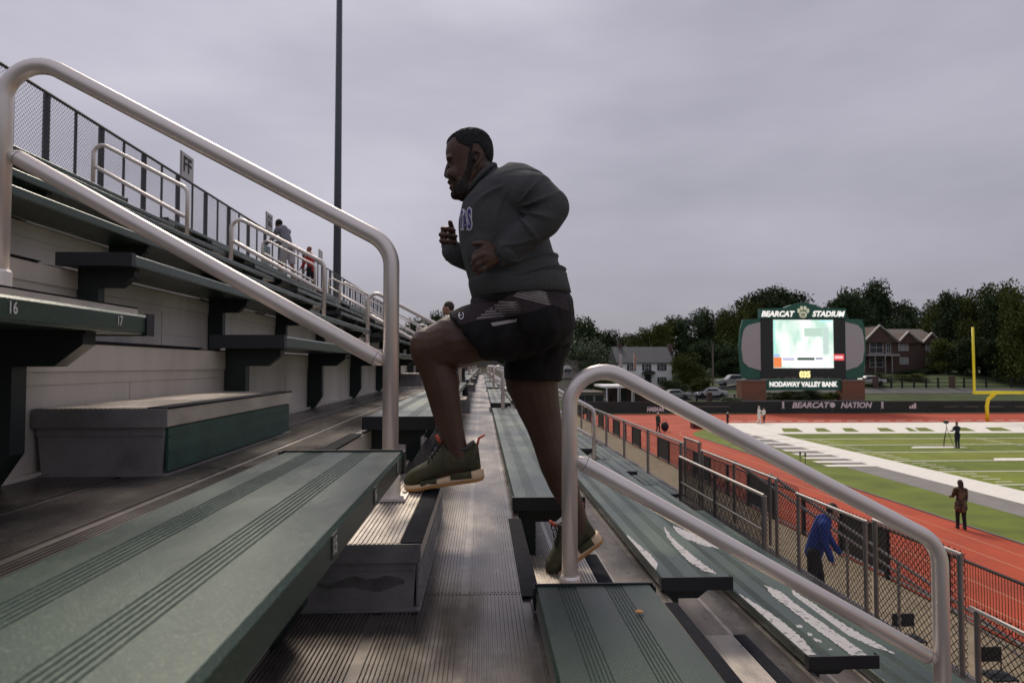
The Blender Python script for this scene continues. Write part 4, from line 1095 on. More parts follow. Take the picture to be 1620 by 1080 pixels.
for px in (1239, 1396): c = at(px, 640.5, BY-.06); MB().box(c.x-.12, c.x+.12, c.y-.01, c.y+.02, c.z-.40, c.z+.40).box(c.x-.2, c.x+.2, c.y-.01, c.y+.019, c.z-.42, c.z-.32).build('banner_mark', M['btext'], bf)
c = at(1444, 642, BY-.06)                                # three slanted bars
for i, hh in enumerate((.30,.48,.68)):
    x_ = c.x-.42+.30*i; MB().prism([(x_, c.z-.3), (x_+.24, c.z-.3), (x_+.24, c.z-.3+hh*.9), (x_, c.z-.3+hh)], c.y, c.y+.02).build('slanted_bar', M['btext'], bf)
for px, wpx in ((1505,24),(1537,24),(1572,34),(1125,60),(1620,30)):      # small faint lines of print
    c = at(px, 643, BY-.06); MB().box(c.x-wpx*.0373, c.x+wpx*.0373, c.y, c.y+.02, c.z-.045, c.z+.045).build('faint_print', M['btextdim'], bf)

# ------------------------------------------------------------------ scoreboard
SY = 84.0; k_ = SY/F
sb = empty('scoreboard', (at(1269,632,SY).x, SY, GZ+.4), 'tall green stadium scoreboard with a glowing video screen on two brick pillars', 'scoreboard')
M['sbg'] = mat('scoreboard_green', (.018,.12,.085), .5, 0, .1, .8); M['sbd'] = mat('scoreboard_dark', (.020,.030,.032), .6)
M['brick'] = mat('brick_pillar', (.22,.105,.065), .85, 0, .25, 6, .3, 20); M['glow'] = mat('lit_letters', (.8,.8,.78), .5, emit=(1,.97,.92), estr=.75)
M['wing'] = mat('wing_mesh_grey', (.42,.44,.45), .7, 0, .1, 8)
def pbox(name, m, x0, y0, x1, y1, d0, d1, parent=sb):
    a, b_ = at(x0, y1, SY), at(x1, y0, SY); return MB().box(a.x, b_.x, SY+d0, SY+d1, a.z, b_.z).build(name, m, parent)
pbox('cabinet', M['sbd'], 1204, 504, 1337, 599, 0, 1.0)
# header board with a peak for the emblem
pts = [(1203,503.5),(1203,488),(1240,487),(1252,482),(1270,478),(1288,482),(1300,487),(1338,488),(1338,503.5)]
q = [at(x, y, SY) for x, y in pts]; MB().prism([(v.x, v.z) for v in q], SY-.1, SY+.8).build('header_board', M['sbg'], sb)
sign_txt('BEARCAT', 1231, 496.3, 55, 9.5, SY, M['glow'], sb, 'header_lettering', lift=.16, bold=.04)
sign_txt('STADIUM', 1311, 496.3, 54, 9.5, SY, M['glow'], sb, 'header_lettering', lift=.16, bold=.04)
# paw emblem: pad and four toes with a dark W in it
M['paw'] = mat('paw_pale', (.62,.64,.48), .5, emit=(.9,.95,.7), estr=.25)
pw = MB()
for px, py, rx, rz in ((1270.5,497.5,.50,.42),(1263.5,491.5,.20,.30),(1268,487.5,.20,.30),(1273.5,487.5,.20,.30),(1278,491.5,.20,.30)):
    c = at(px, py, SY-.16); pw.ball(c, (rx,.05,rz), 14, 8)
pw.build('paw_emblem', M['paw'], sb, smooth=True)
sign_txt('W', 1270.5, 498, 7.5, 6, SY, M['sbd'], sb, 'emblem_letter', lift=.24, shear=0, bold=.02)
# side wings
for sgn, xa in ((-1, 1204), (1, 1337)):
    o = [(xa,504),(xa+sgn*28,505),(xa+sgn*32,520),(xa+sgn*34,548),(xa+sgn*32,575),(xa+sgn*29,598),(xa,599)]
    q = [at(x, y, SY) for x, y in o]; pl_ = [(v.x, v.z) for v in q]
    MB().prism(pl_, SY+.1, SY+.5).build('wing_frame', M['sbg'], sb)
    o = [(xa,509),(xa+sgn*20,514),(xa+sgn*27,521),(xa+sgn*30,535),(xa+sgn*31,552),(xa+sgn*28,572),(xa+sgn*20,580),(xa,586)]
    q = [at(x, y, SY) for x, y in o]; MB().prism([(v.x, v.z) for v in q], SY+.02, SY+.098).build('wing_screen', M['wing'], sb)
    MB().prism([(v.x, v.z) for v in [at(x,y,SY) for x,y in [(xa,598.5),(xa+sgn*20,598.5),(xa+sgn*20,600.5),(xa,600.5)]]], SY+.1, SY+.9).build('wing_base', M['sbd'], sb)
# video screen: pale picture of a bright street, with a ticker band
def scr(name, col, s, x0, y0, x1, y1, d):
    return pbox(name, mat('screen_'+name, (.02,.02,.02), .4, emit=col, estr=s), x0, y0, x1, y1, -d, -d+.03)
m = bpy.data.materials.new('screen_picture'); m.use_nodes = True; t = m.node_tree; bs = t.nodes['Principled BSDF']; bs.inputs['Base Color'].default_value = (.02,.02,.02,1)
gg = t.nodes.new('ShaderNodeNewGeometry'); nz = t.nodes.new('ShaderNodeTexNoise'); nz.inputs['Scale'].default_value = .33; nz.inputs['Detail'].default_value = 3
mpn = t.nodes.new('ShaderNodeMapping'); mpn.inputs['Scale'].default_value = (1.6,1,.8); mpn.inputs['Location'].default_value = (3.1,0,1.0)
t.links.new(gg.outputs['Position'], mpn.inputs[0]); t.links.new(mpn.outputs[0], nz.inputs['Vector'])
cr = t.nodes.new('ShaderNodeValToRGB'); cr.color_ramp.elements[0].position = .36; cr.color_ramp.elements[0].color = (.50,.74,.62,1); cr.color_ramp.elements[1].position = .58; cr.color_ramp.elements[1].color = (1,1,.97,1)
t.links.new(nz.outputs['Fac'], cr.inputs[0]); t.links.new(cr.outputs[0], bs.inputs['Emission Color']); bs.inputs['Emission Strength'].default_value = 1.15
pbox('video_screen', m, 1224, 506, 1317.5, 582, -.06, 0)
scr('left_glow', (.45,.95,.85), 1.0, 1224, 507, 1226, 562, .07); scr('top_band', (.55,.95,1), 1.05, 1295, 506.5, 1317, 509, .07)
scr('shade_block', (.60,.80,.68), .9, 1272, 519, 1300, 532, .07); scr('shade_trunk', (.62,.78,.72), .95, 1302, 518, 1310, 560, .07)
scr('ticker_bar', (.95,.95,1), 1.1, 1234, 564, 1308, 574, .075); scr('score_box', (.08,.17,.10), .5, 1261, 565.5, 1288, 569.5, .085); scr('score_box', (.45,.50,.62), .7, 1290, 565.5, 1301, 568.5, .085)
scr('orange_corner', (1,.28,.08), .9, 1224, 565, 1236, 581, .08); scr('blue_edge', (.45,.62,1), .95, 1224, 560, 1233, 564.5, .08)
scr('team_print', (.62,.62,.85), .9, 1238, 566, 1256, 570, .085)
scr('red_panel', (1,.10,.12), .75, 1318.5, 560, 1335, 570, .05); scr('red_panel_core', (1,.62,.62), 1.0, 1320, 563, 1333, 567, .06)
sign_txt('035', 1273.5, 592, 18, 11, SY, mat('clock_digits', (.8,.7,.3), .5, emit=(1,.85,.35), estr=1.3), sb, 'clock_digits', shear=0, lift=.07, bold=.05)
for px, wd in ((1231,3),(1245,8),(1256,8),(1290,9),(1299,6),(1311,3)): pbox('panel_print', M['btextdim'], px-wd/2, 596.5, px+wd/2, 598.3, -.05, -.01)
pbox('name_board', M['sbg'], 1204, 600, 1337, 617, .05, .6)
sign_txt('NODAWAY VALLEY BANK', 1271.5, 607.5, 112, 8.6, SY, M['glow'], sb, 'name_lettering', lift=.04, shear=0, bold=.045)
for x0, x1 in ((1172,1210),(1332,1366)):
    o = pbox('brick_pillar', M['brick'], x0, 602, x1, 640, -.3, 1.4); pbox('pillar_cap', M['greyturf'], x0-1, 600, x1+1, 602.3, -.4, 1.5)
pbox('planting_bed_wall', M['greyturf'], 1168, 632.5, 1370, 634.5, -.9, -.5)

# ------------------------------------------------------------------ goal post
M['yellow'] = mat('goal_yellow', (.85,.70,.02), .4)
gy = 66.3; a = at(1541.5, 623, gy); cx = a.x+2.82; cz = GZ+3.05
gp_ = empty('goal_post', (at(1562,668,68.4).x, 68.4, GZ), 'bright yellow gooseneck goal post at the far end of the field', 'goal post')
bx_ = gp_.location.x
MB().tube([(bx_,68.4,GZ), (bx_,68.4,GZ+1.6), (bx_+.05,68.25,GZ+2.3), (bx_+.3,67.7,GZ+2.85), (cx-.5,67.0,cz-.02), (cx,gy,cz)], .17, 14).build('gooseneck', M['yellow'], gp_, smooth=True)
MB().tube([(a.x-.08,gy,cz), (a.x+5.64,gy,cz)], .15, 12).build('crossbar', M['yellow'], gp_, smooth=True)
for dx in (0, 5.6): MB().tube([(a.x+dx,gy,cz-.1), (a.x+dx,gy,cz+6.55)], .115, 12).build('upright', M['yellow'], gp_, smooth=True)

# ------------------------------------------------------------------ trees
def leafcrown(seed, n=26, per=210, sz=.36, col=0):
    r = random.Random(seed); m = MB(); cl = []
    for i in range(n):
        t = r.random(); a = r.uniform(0, 2*math.pi); zz = -.95 + 1.75*t**.85
        rad = math.sqrt(max(0, 1-(max(0,zz)*.98)**2))*r.uniform(.45, .88)
        cl.append((rad*math.cos(a), rad*math.sin(a), zz, r.uniform(.32, .46)))
    cl.append((0,0,.0,.6)); cl.append((0,0,-.4,.6)); cl.append((.1,0,.45,.5))
    for cx_, cy_, cz_, cr_ in cl:
        for i in range(per):
            u = r.uniform(-1,1); a = r.uniform(0, 2*math.pi); q = cr_*(r.random()**.42)*r.uniform(.85,1.12)
            s = math.sqrt(1-u*u); c = Vector((cx_+q*s*math.cos(a), cy_+q*s*math.sin(a), cz_+q*u*.85))*4.0
            n_ = Vector((r.gauss(0,1), r.gauss(0,1), r.gauss(.5,1))).normalized(); t1 = n_.orthogonal().normalized(); t1.rotate(Matrix.Rotation(r.uniform(0,6.28),3,n_)); t2 = n_.cross(t1)
            w_ = sz*r.uniform(.6,1.3)
            m.add([c-t1*w_*.5, c+t2*w_*.32, c+t1*w_*.5, c-t2*w_*.32], [(0,1,2,3)])
    return m
def limbs(seed):
    r = random.Random(seed); m = MB()
    m.tube([(0,0,-1),(0,0,2.2),(.1,.05,5.0),(0,.1,8.0)], [.42,.34,.22,.06], 8)
    for i in range(6):
        a = r.uniform(0,6.28); z = 2.4+i*.7; m.tube([(0,0,z),(1.2*math.cos(a),1.2*math.sin(a),z+1.0),(2.4*math.cos(a),2.4*math.sin(a),z+1.6)], [.16,.10,.03], 6)
    return m
LEAF = [mat('leaf_dark', (.042,.066,.028), .8, 0, .35, .5, rand=.25, spec=.1), mat('leaf_mid', (.078,.098,.024), .8, 0, .35, .5, rand=.25, spec=.1), mat('leaf_light', (.08,.12,.055), .7, 0, .3, .5, rand=.2)]
CR = [leafcrown(i+11, 32+2*i, 270) for i in range(5)]
CM = {(i, c): CR[i].mesh('crown', LEAF[c]) for i in range(5) for c in range(3)}
LM = [limbs(i).mesh('trunk', M['bark']) for i in range(3)]
def tree(px, top, wpx, Y, c=0, label=None, low=None):
    X = at(px, 578, Y).x; z0 = terr(X, Y); ztop = at(px, top, Y).z; H = ztop - z0; wd = wpx*Y/F
    e = empty('tree', (X, Y, z0)); i = random.randrange(5); lowf = low if low is not None else .16
    ch = H*(1-lowf); o = bpy.data.objects.new('crown', CM[(i, c)]); COL.objects.link(o); o.parent = e
    o.scale = (wd/6.2, wd/6.6, ch/8.6); o.location = (0, 0, H*lowf + ch*.49); o.rotation_euler = (0,0,random.uniform(0,6.28))
    q = bpy.data.objects.new('trunk', LM[i % 3]); COL.objects.link(q); q.parent = e; q.scale = (H/12, H/12, H/12)
    tag(e, label, 'tree', 'trees beyond the far end of the field'); return e
TR = [(919,498,74,128,0,'round dark tree just right of the runner\'s hips'),(921,533,66,112,2,'pale green bushy tree between the runner and the white house'),(963,522,46,135,0,'dark tree behind the left end of the white house roof'),
 (1003,526,50,135,1,'low olive tree top above the white house roof'),(1038,511,52,132,1,'tree behind the right chimney of the white house'),(1062,497,46,140,1,'taller olive tree left of the utility pole'),(1100,487,60,138,0,'dark rounded tree above the utility pole'),
 (1138,490,46,136,0,'dark tree between utility pole and scoreboard'),(1165,484,50,128,1,'tree at the left edge of the scoreboard wing'),(1225,450,92,138,0,'tall broad tree rising behind the scoreboard header'),(1190,470,60,134,1,'olive tree behind the BEARCAT lettering'),
 (1290,486,70,132,0,'dark tree behind the right half of the scoreboard'),(1345,462,60,140,0,'dark tree right above the scoreboard wing'),(1372,444,66,146,0,'tall pointed dark tree behind the apartment gable'),(1412,465,60,144,0,'dark tree behind the apartment roof ridge'),
 (1450,483,56,140,0,'lower tree behind the right part of the apartment roof'),(1490,472,62,128,1,'tree at the right end of the brick apartments'),(1520,458,60,118,0,'dark tree left of the goal post upright'),(1556,446,64,112,1,'tall olive tree behind the yellow upright'),
 (1592,452,60,108,0,'dark tree right of the yellow upright'),(1622,438,70,100,1,'large tree at the right edge of the picture'),(1500,535,52,112,1,'low tree overlapping the apartment corner'),(1545,530,60,108,0,'dark low tree crown behind the crossbar end'),(1600,535,70,104,0,'dark low crown above the crossbar'),
 (1083,556,48,108,1,'small yellow-green tree beside the white house'),(685,492,40,130,0,'distant tree left of the raised knee'),(700,497,50,140,0,'distant tree behind the profile of the person in black'),(655,500,50,150,0,'distant tree behind the handrail post'),
 (760,520,70,150,0,'distant tree hidden behind the runner\'s thigh'),(845,515,80,140,0,'distant tree hidden behind the runner\'s shorts'),(1130,535,60,122,0,'dark low crown behind the utility pole'),(1165,545,50,118,0,'dark low crown beside the scoreboard wing'),(1010,548,60,126,0,'dark low crown close behind the white house'),(950,545,50,122,0,'dark low crown left of the white house'),
 (1402,500,70,136,0,'dark crown filling behind the apartments'),(1335,530,60,112,0,'dark crown between scoreboard and apartments'),(1575,500,80,125,0,'dark crown deep behind the upright'),(1650,450,80,105,0,'dark tree just outside the right edge'),(1245,500,90,125,0,'dark crown hidden behind the screen'),(1720,445,90,112,0,'first tree outside the right edge'),(1800,440,100,118,1,'second tree outside the right edge'),(1890,450,100,116,0,'third tree outside the right edge'),(1980,440,110,122,1,'fourth tree outside the right edge'),(2080,445,120,118,0,'fifth tree outside the right edge'),(2190,440,120,124,0,'sixth tree outside the right edge'),(2300,440,130,120,1,'seventh tree outside the right edge')]
for px, top, wp, Y, c, lab in TR: tree(px, top, wp, Y, c, lab, low=.04 if (Y < 127 and top > 525) else .1)
# bushes and hedges
def bush(px, py0, py1, wpx, Y, c, label):
    a = at(px, py1, Y); b_ = at(px, py0, Y); H = b_.z-a.z; wd = wpx*Y/F; e = empty('bush', (a.x, Y, a.z)); o = bpy.data.objects.new('foliage', CM[(random.randrange(5), c)]); COL.objects.link(o); o.parent = e
    o.scale = (wd/7.6, wd/9, H/7.0); o.location = (0,0,H*.48); o.rotation_euler = (0,0,random.choice((0,.3,3.1)))
    s_ = MB().tube([(a.x,Y,a.z-.6),(a.x,Y,a.z+H*.4)], .08, 6); s_.build('stem', M['bark'], e); tag(e, label, 'bush', 'bushes beyond the far fence')
for a in [(1112,599,618,40,97,1,'rounded green hedge left of the parked pickup'),(1065,602,622,50,100,0,'dark hedge under the white house windows'),(945,588,612,50,102,1,'green bush between the dormered house and the white-roofed shed'),
          (1270,618,634,64,86,0,'planting between the scoreboard pillars, middle clump'),(1235,620,635,50,86,1,'planting beside the left brick pillar'),(1310,620,635,46,86,1,'planting beside the right brick pillar'),
          (1450,584,592,70,112,0,'trimmed dark hedge along the brick apartments'),(1385,590,604,50,104,0,'dark shrubs at the left foot of the apartments'),(1440,592,606,54,104,1,'reddish shrubs below the apartment windows'),(1160,628,640,40,84,2,'pale ornamental grass beside the left pillar')]: bush(*a)

# ------------------------------------------------------------------ buildings
M['glass'] = mat('window_glass', (.05,.06,.07), .15); M['wframe'] = mat('window_frame', (.55,.54,.52), .6); M['shut'] = mat('shutter_dark', (.02,.03,.03), .6)
M['roofd'] = mat('roof_dark', (.075,.08,.085), .8, 0, .15, 2); M['roofb'] = mat('roof_brown', (.14,.12,.105), .8, 0, .15, 2); M['wwall'] = mat('siding_white', (.90,.90,.91), .7, 0, .04, 3)
M['awall'] = mat('apartment_brick', (.10,.062,.052), .85, 0, .25, 3, .3, 20); M['cream'] = mat('cream_wall', (.33,.31,.25), .8, 0, .08, 3); M['trim'] = mat('pale_trim', (.40,.38,.36), .7)
def window(parent, px0, py0, px1, py1, Y, shutters=False, glass=None):
    a, b_ = at(px0, py1, Y), at(px1, py0, Y); t = .09
    f = MB(); f.box(a.x-t, b_.x+t, Y-.08, Y-.01, a.z-t, a.z); f.box(a.x-t, b_.x+t, Y-.08, Y-.01, b_.z, b_.z+t); f.box(a.x-t, a.x, Y-.08, Y-.01, a.z, b_.z); f.box(b_.x, b_.x+t, Y-.08, Y-.01, a.z, b_.z)
    f.box(a.x, b_.x, Y-.065, Y-.02, (a.z+b_.z)/2-.03, (a.z+b_.z)/2+.03); f.box((a.x+b_.x)/2-.03, (a.x+b_.x)/2+.03, Y-.063, Y-.02, a.z, b_.z)
    fo = f.build('window', M['wframe'], parent)
    g_ = MB().box(a.x, b_.x, Y-.05, Y-.015, a.z, b_.z).build('pane', glass or M['glass'], None); g_.parent = fo
    off_ = world_off(parent)
    for v in g_.data.vertices: v.co -= off_
    if shutters:
        for x0, x1 in ((a.x-t-.36, a.x-t-.02), (b_.x+t+.02, b_.x+t+.36)): MB().box(x0, x1, Y-.06, Y-.005, a.z, b_.z).build('shutter', M['shut'], parent)
def gable(parent, X0, X1, Y0, Y1, z0, zeave, zridge, wall, roof, over=.3, axis='x'):
    MB().box(X0, X1, Y0, Y1, z0-1, zeave).build('wall', wall, parent)
    ym = (Y0+Y1)/2; r = MB(); r.prism_x([(Y0-over, zeave-.06), (Y1+over, zeave-.06), (Y1+over, zeave+.06), (ym, zridge+.06), (Y0-over, zeave+.06)], X0-over, X1+over); r.build('roof', roof, parent)
# white house
Y = 112; a, b_ = at(978, 612, Y), at(1063, 574, Y); zr = at(1000, 549, Y+4).z
e = empty('house', ((a.x+b_.x)/2, Y, terr(a.x, Y)), 'white two-storey house with dark shutters and a dark gable roof', 'house')
gable(e, a.x, b_.x, Y, Y+8, min(a.z, terr(a.x,Y)), b_.z, zr, M['wwall'], M['roofd'])
for px in (980, 1060): q = at(px, 552, Y+4); MB().box(q.x-.35, q.x+.35, Y+3.6, Y+4.4, q.z-1.5, q.z+.9).build('chimney', M['awall'], e)
for px in (999, 1023, 1047): window(e, px-2.8, 576, px+2.8, 586, Y, True)
for px in (1047, 1000): window(e, px-2.8, 596.5, px+2.8, 606, Y, True)
q = at(1025, 611, Y); MB().box(q.x-.55, q.x+.55, Y-.06, Y-.005, q.z, q.z+2.0).build('door', M['shut'], e)
MB().prism([(q.x-1.1,q.z+2.1),(q.x+1.1,q.z+2.1),(q.x+.8,q.z+2.5),(q.x,q.z+2.7),(q.x-.8,q.z+2.5)], Y-1.2, Y-.005).build('porch_hood', M['shut'], e)
# dormered house
Y = 108; a, b_ = at(880, 616, Y), at(940, 598, Y); zr = at(900, 570, Y+4).z
e = empty('house', ((a.x+b_.x)/2, Y, terr(a.x, Y)), 'cream house with a brown roof and an arched white dormer', 'house')
gable(e, a.x-5, b_.x, Y, Y+8, a.z-1, b_.z, zr, M['cream'], M['roofb'])
q = at(898, 593, Y+1.2); dm = MB(); dm.box(q.x-.62, q.x+.62, Y+1.0, Y+2.6, q.z-.2, q.z+.9); dm.tube([(q.x,Y+1.0,q.z+.9),(q.x,Y+2.6,q.z+.9)], .62, 16); dm.build('dormer', M['wframe'], e)
MB().box(q.x-.3, q.x+.3, Y+.96, Y+.995, q.z-.05, q.z+1.0).build('window', M['glass'], e)
for px in (908, 925): window(e, px-2.5, 600, px+2.5, 607, Y)
# shed with the flat white roof
Y = 92; a, b_ = at(957, 640, Y), at(1012, 612, Y)
e = empty('ticket_shed', ((a.x+b_.x)/2, Y, terr(a.x, Y)), 'low brick building with a flat white canopy roof on thin posts', 'building')
MB().box(a.x+1.0, b_.x+3.4, Y, Y+5, a.z-1, b_.z-.05).build('wall', M['awall'], e)
MB().box(a.x-.6, b_.x+1.2, Y-3.2, Y+5, b_.z, b_.z+.28).build('canopy_roof', M['wwall'], e)
for px in (960, 978, 1000): q = at(px, 640, Y-3.0); MB().tube([(q.x, Y-3.0, q.z-1), (q.x, Y-3.0, b_.z)], .07, 8).build('canopy_post', M['wwall'], e)
q = at(986, 640, Y); MB().box(q.x-.5, q.x+.5, Y-.05, Y-.005, q.z-.3, q.z+1.9).build('door', M['shut'], e)
Y = 90; a, b_ = at(905, 642, Y), at(956, 622, Y)
e = empty('garage', ((a.x+b_.x)/2, Y, terr(a.x, Y)), 'low grey-beige concession building left of the white canopy', 'building')
MB().box(a.x, b_.x, Y, Y+5, a.z-1, b_.z).build('wall', M['cream'], e); MB().box(a.x-.3, b_.x+.3, Y-.4, Y+5.3, b_.z, b_.z+.22).build('roof', M['roofb'], e)
for px in (918, 932, 948): q = at(px, 640, Y); MB().box(q.x-.55, q.x+.55, Y-.05, Y-.005, q.z-.2, q.z+1.25).build('door', M['shut'], e)
# brick apartments
Y = 116; zb_ = at(1400, 592, Y).z; ze = at(1420, 540, Y).z; zr = at(1420, 521, Y+6).z; X0, X1 = at(1330, 560, Y).x, at(1489, 560, Y).x
e = empty('apartment_building', ((X0+X1)/2, Y, terr(X0, Y)), 'two-storey brick apartment building with pale gables and balcony', 'building')
gable(e, X0, X1, Y, Y+12, zb_, ze, zr, M['awall'], M['roofb'])
for pxl, pxm, pxr, pyt, pye in ((1367,1388,1415,516,539),(1421,1433,1449,526,540),(1459,1470,1482,528,541)):
    l, m_, r_ = at(pxl, pye, Y), at(pxm, pyt, Y), at(pxr, pye, Y)
    MB().prism([(l.x, l.z-.3), (r_.x, r_.z-.3), (r_.x, r_.z), (m_.x, m_.z), (l.x, l.z)], Y-.5, Y+5).build('gable_wall', M['awall'], e)
    for p_, q_ in ((l, m_), (m_, r_)):
        s_ = 1 if p_ is l else -1
        MB().prism([(p_.x-.3*(p_ is l), p_.z-.15*(p_ is l)), (q_.x+.3*(p_ is m_), q_.z-.15*(p_ is m_)), (q_.x+.3*(p_ is m_), q_.z+.25-.15*(p_ is m_)), (p_.x-.3*(p_ is l), p_.z+.25-.15*(p_ is l))], Y-.9, Y-.4).build('barge_board', M['trim'], e)
a = at(1365, 563, Y); b_ = at(1415, 560, Y); MB().box(a.x, b_.x, Y-1.6, Y-.01, a.z, a.z+.32).build('balcony', M['trim'], e)
for px in (1368, 1385, 1401, 1412): q = at(px, 592, Y-1.5); MB().tube([(q.x,Y-1.5,q.z-.8),(q.x,Y-1.5,a.z)], .09, 6).build('balcony_post', M['trim'], e)
for (x0,y0,x1,y1) in ((1376,541,1396,558),(1402,543,1408,558),(1376,567,1396,580)): window(e, x0,y0,x1,y1, Y)
GLp = mat('window_blind', (.30,.30,.30), .5)
for (x0,y0,x1,y1) in ((1422,543,1436,554),(1465,543,1477,554),(1424,566,1436,575),(1465,567,1479,577)): window(e, x0,y0,x1,y1, Y, False, GLp)
q = at(1489, 590, Y); MB().tube([(q.x-.1,Y-.1,q.z-.5),(q.x-.1,Y-.1,ze)], .08, 6).build('downpipe', M['trim'], e)
# grey house at the end of the stand
Y = 62; a, b_ = at(728, 612, Y), at(800, 580, Y)
e = empty('house', ((a.x+b_.x)/2, Y, GZ), 'pale grey gabled house just beyond the far end of the grandstand', 'house')
MB().box(a.x, b_.x, Y, Y+9, GZ, b_.z).build('wall', M['cream'], e)
mm_ = at(762, 561, Y); MB().prism([(a.x-.3,b_.z),(b_.x+.3,b_.z),(mm_.x,mm_.z)], Y-.3, Y+9).build('roof', M['roofd'], e)
for px, w0 in ((738,2.5),(755,4)): window(e, px-w0, 583, px+w0, 592, Y); 
# parked cars
def car(px, py, Y, L_, label, kind='sedan', paint=(.4,.4,.42), rz=0):
    p_ = at(px, py, Y); p_.z = terr(p_.x, Y)+.02; e = empty('parked_car', p_, label, 'car', None)
    e.rotation_euler = (0,0,0)
    pm = mat('car_paint', paint, .3, .2, coat=.6); W2 = .88
    prof = {'sedan': [(0,.32),(.0,.62),(.03,.74),(.22,.86),(.34,1.30),(.42,1.40),(.64,1.40),(.78,.98),(.97,.90),(1,.7),(1,.32)],
            'pickup': [(0,.42),(0,.85),(.02,1.0),(.25,1.10),(.36,1.70),(.42,1.80),(.62,1.80),(.66,1.12),(.99,1.10),(1,.8),(1,.42)]}[kind]
    pr = [(p_.x+(u-.5)*L_, p_.z+z) for u, z in prof]; n = len(pr); m = MB()
    def rg(y, k): 
        return [(x, p_.y+y, p_.z+.32+(z-p_.z-.32)*k) for x, z in pr]
    m.loft([rg(-W2, .90), rg(-W2+.12, 1), rg(W2-.12, 1), rg(W2, .90)]); m.build('car_body', pm, e)
    gk = [(.27,.92),(.36,1.26 if kind == 'sedan' else 1.62),(.62,1.28 if kind == 'sedan' else 1.64),(.70 if kind == 'sedan' else .63,.98 if kind == 'sedan' else 1.16),(.30,.95 if kind == 'sedan' else 1.16)]
    gl = [(p_.x+(u-.5)*L_, p_.z+z) for u, z in gk[1:]] + [(p_.x+(.30-.5)*L_, p_.z+(.93 if kind == 'sedan' else 1.16))]
    MB().prism(gl[:3]+[gl[3]], p_.y-W2-.01, p_.y-W2+.05).build('side_window', M['glass'], e)
    for u in (.18, .80):
        for y in (-W2-.02, W2-.18):
            c = Vector((p_.x+(u-.5)*L_, p_.y+y, p_.z+.33)); t_ = MB().tube([c, c+Vector((0,.2,0))], .33, 16).build('wheel', M['blackpanel'], e)
    MB().box(p_.x-.5*L_-.01, p_.x-.5*L_+.04, p_.y-W2+.1, p_.y-W2+.4, p_.z+.62, p_.z+.75).build('headlight', M['wframe'], e)
car(1162, 612, 103, 5.6, 'silver pickup truck parked left of the scoreboard pillar', 'pickup', (.36,.36,.38))
car(1124, 622, 96, 4.6, 'white car parked below the rounded hedge', 'sedan', (.62,.63,.68))
car(1066, 624, 96, 4.6, 'grey car whose rear shows behind the sloping handrail', 'sedan', (.35,.37,.38))
car(1374, 612, 100, 4.6, 'white car parked right of the right brick pillar', 'sedan', (.6,.6,.6))
rd = MB(); xs2 = [10+4*i for i in range(34)]
rd.add([(x, y, terr(x, y)+.05) for y in (94.5, 97.5) for x in xs2], [(i, i+1, len(xs2)+i+1, len(xs2)+i) for i in range(len(xs2)-1)])
tag(rd.build('road', M['road']), kind='structure')
rd = MB(); rd.add([(x, y, terr(x, y)+.05) for y in (101,104.5) for x in xs2[:12]], [(i, i+1, 12+i+1, 12+i) for i in range(11)]); tag(rd.build('car_park', M['road']), kind='structure')
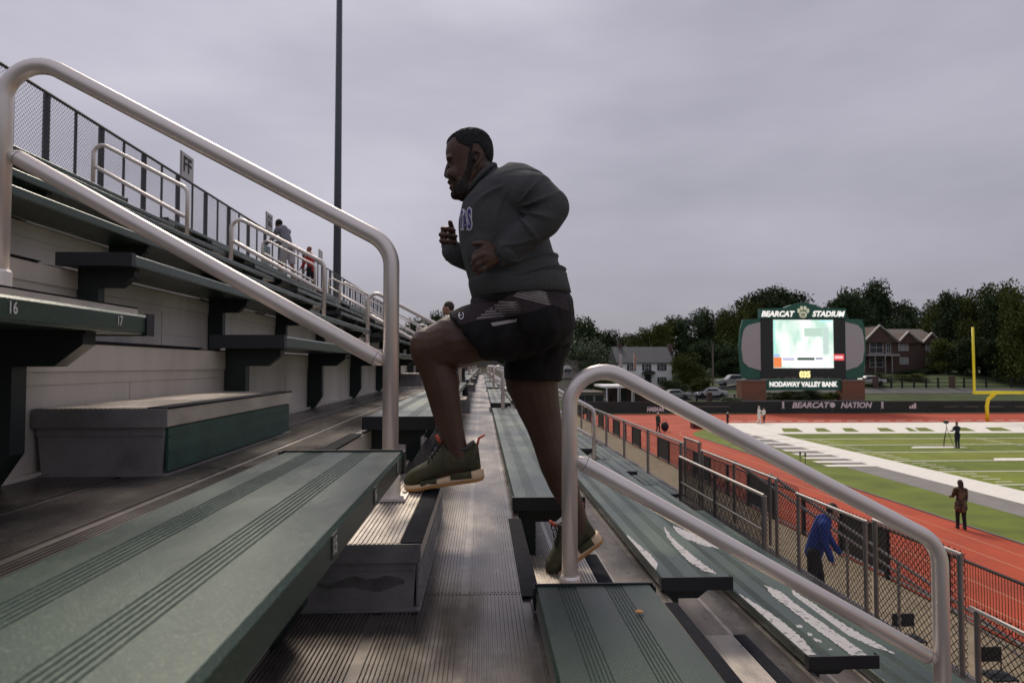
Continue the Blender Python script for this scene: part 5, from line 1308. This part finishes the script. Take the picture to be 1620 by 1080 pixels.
# black iron fence with brick piers along the bank
fe = empty('iron_fence', (at(1095,640,88).x, 88, GZ), 'black iron fence with brick piers on the grass bank', 'fence')
def fpost(px, Y, brick=False):
    q = at(px, 600, Y); z = terr(q.x, Y); w2 = .30 if brick else .10
    MB().box(q.x-w2, q.x+w2, Y-w2, Y+w2, z-.1, z+(1.75 if brick else 1.5)).build('pier' if brick else 'fence_post', M['awall'] if brick else M['blackpanel'], fe); return q.x, z
for Y, pxs, bricks in ((88, (1062,1082,1102,1122,1143,1162), (1122,)), (98, (1366,1385,1410,1427,1446,1465,1484,1506,1525,1560,1600,1640), (1385,1506))):
    prev = None
    for px in pxs:
        x, z = fpost(px, Y, px in bricks)
        if prev:
            for dz in (.25, .8, 1.35): MB().tube([(prev[0],Y,prev[1]+dz),(x,Y,z+dz)], .05, 4).build('fence_rail', M['blackpanel'], fe)
        prev = (x, z)
# utility pole and flag poles
q = at(1128, 604, 106); e = empty('utility_pole', (q.x, 106, terr(q.x,106)), 'grey wooden utility pole between the hedge and the scoreboard', 'pole'); zt_ = at(1127, 545, 106).z
MB().tube([(q.x,106,terr(q.x,106)-.5),(q.x,106,zt_)], [.17,.12], 8).build('pole_shaft', mat('pole_wood', (.16,.13,.11), .9), e); MB().box(q.x-.9,q.x+.9,105.95,106.05,zt_-.5,zt_-.38).build('crossarm', M['bark'], e)
for px, col, lab in ((981,(.5,.45,.48),'flagpole with a limp pale flag at the left end of the white house'),(1003,(.45,.28,.22),'flagpole with a limp reddish flag in front of the white house')):
    q = at(px, 640, 88); e = empty('flagpole', (q.x, 88, terr(q.x,88)), lab, 'flagpole'); zt_ = at(px, 558, 88).z
    MB().tube([(q.x,88,terr(q.x,88)-.3),(q.x,88,zt_)], [.06,.035], 8).build('pole_shaft', M['wframe'], e)
    fl = MB(); n = 10
    for j in range(n): pass
    fl.loft([[Vector((q.x+.05+.30*math.sin(j*.9)*t_ + .42*t_, 88+.12*math.cos(j*1.1+t_*5), zt_-.2-t2*1.9-t_*.3)) for t_, j in [(i_/6, i_) for i_ in range(7)]] + [Vector((q.x+.05+.30*math.sin(j*.9)*t_+.42*t_, 88.03+.12*math.cos(j*1.1+t_*5), zt_-.2-t2*1.9-t_*.3)) for t_, j in [(i_/6, i_) for i_ in range(6,-1,-1)]] for t2 in (0,.5,1)])
    fl.build('flag', mat('flag_cloth', col, .8), e, smooth=True)
# little yard markers on the sideline grass
for px, py in ((1266,732),(1274,734)):
    q = ground(px, py); e = empty('down_marker', q, 'thin dark marker stake on the sideline grass, %s of the pair' % ('left' if px < 1270 else 'right'), 'marker', 'marker stakes')
    MB().tube([q, q+Vector((0,0,.62))], .02, 6).build('stake', M['blackpanel'], e); MB().box(q.x-.05,q.x+.05,q.y-.01,q.y+.01,q.z+.45,q.z+.66).build('marker_plate', M['blackpanel'], e)
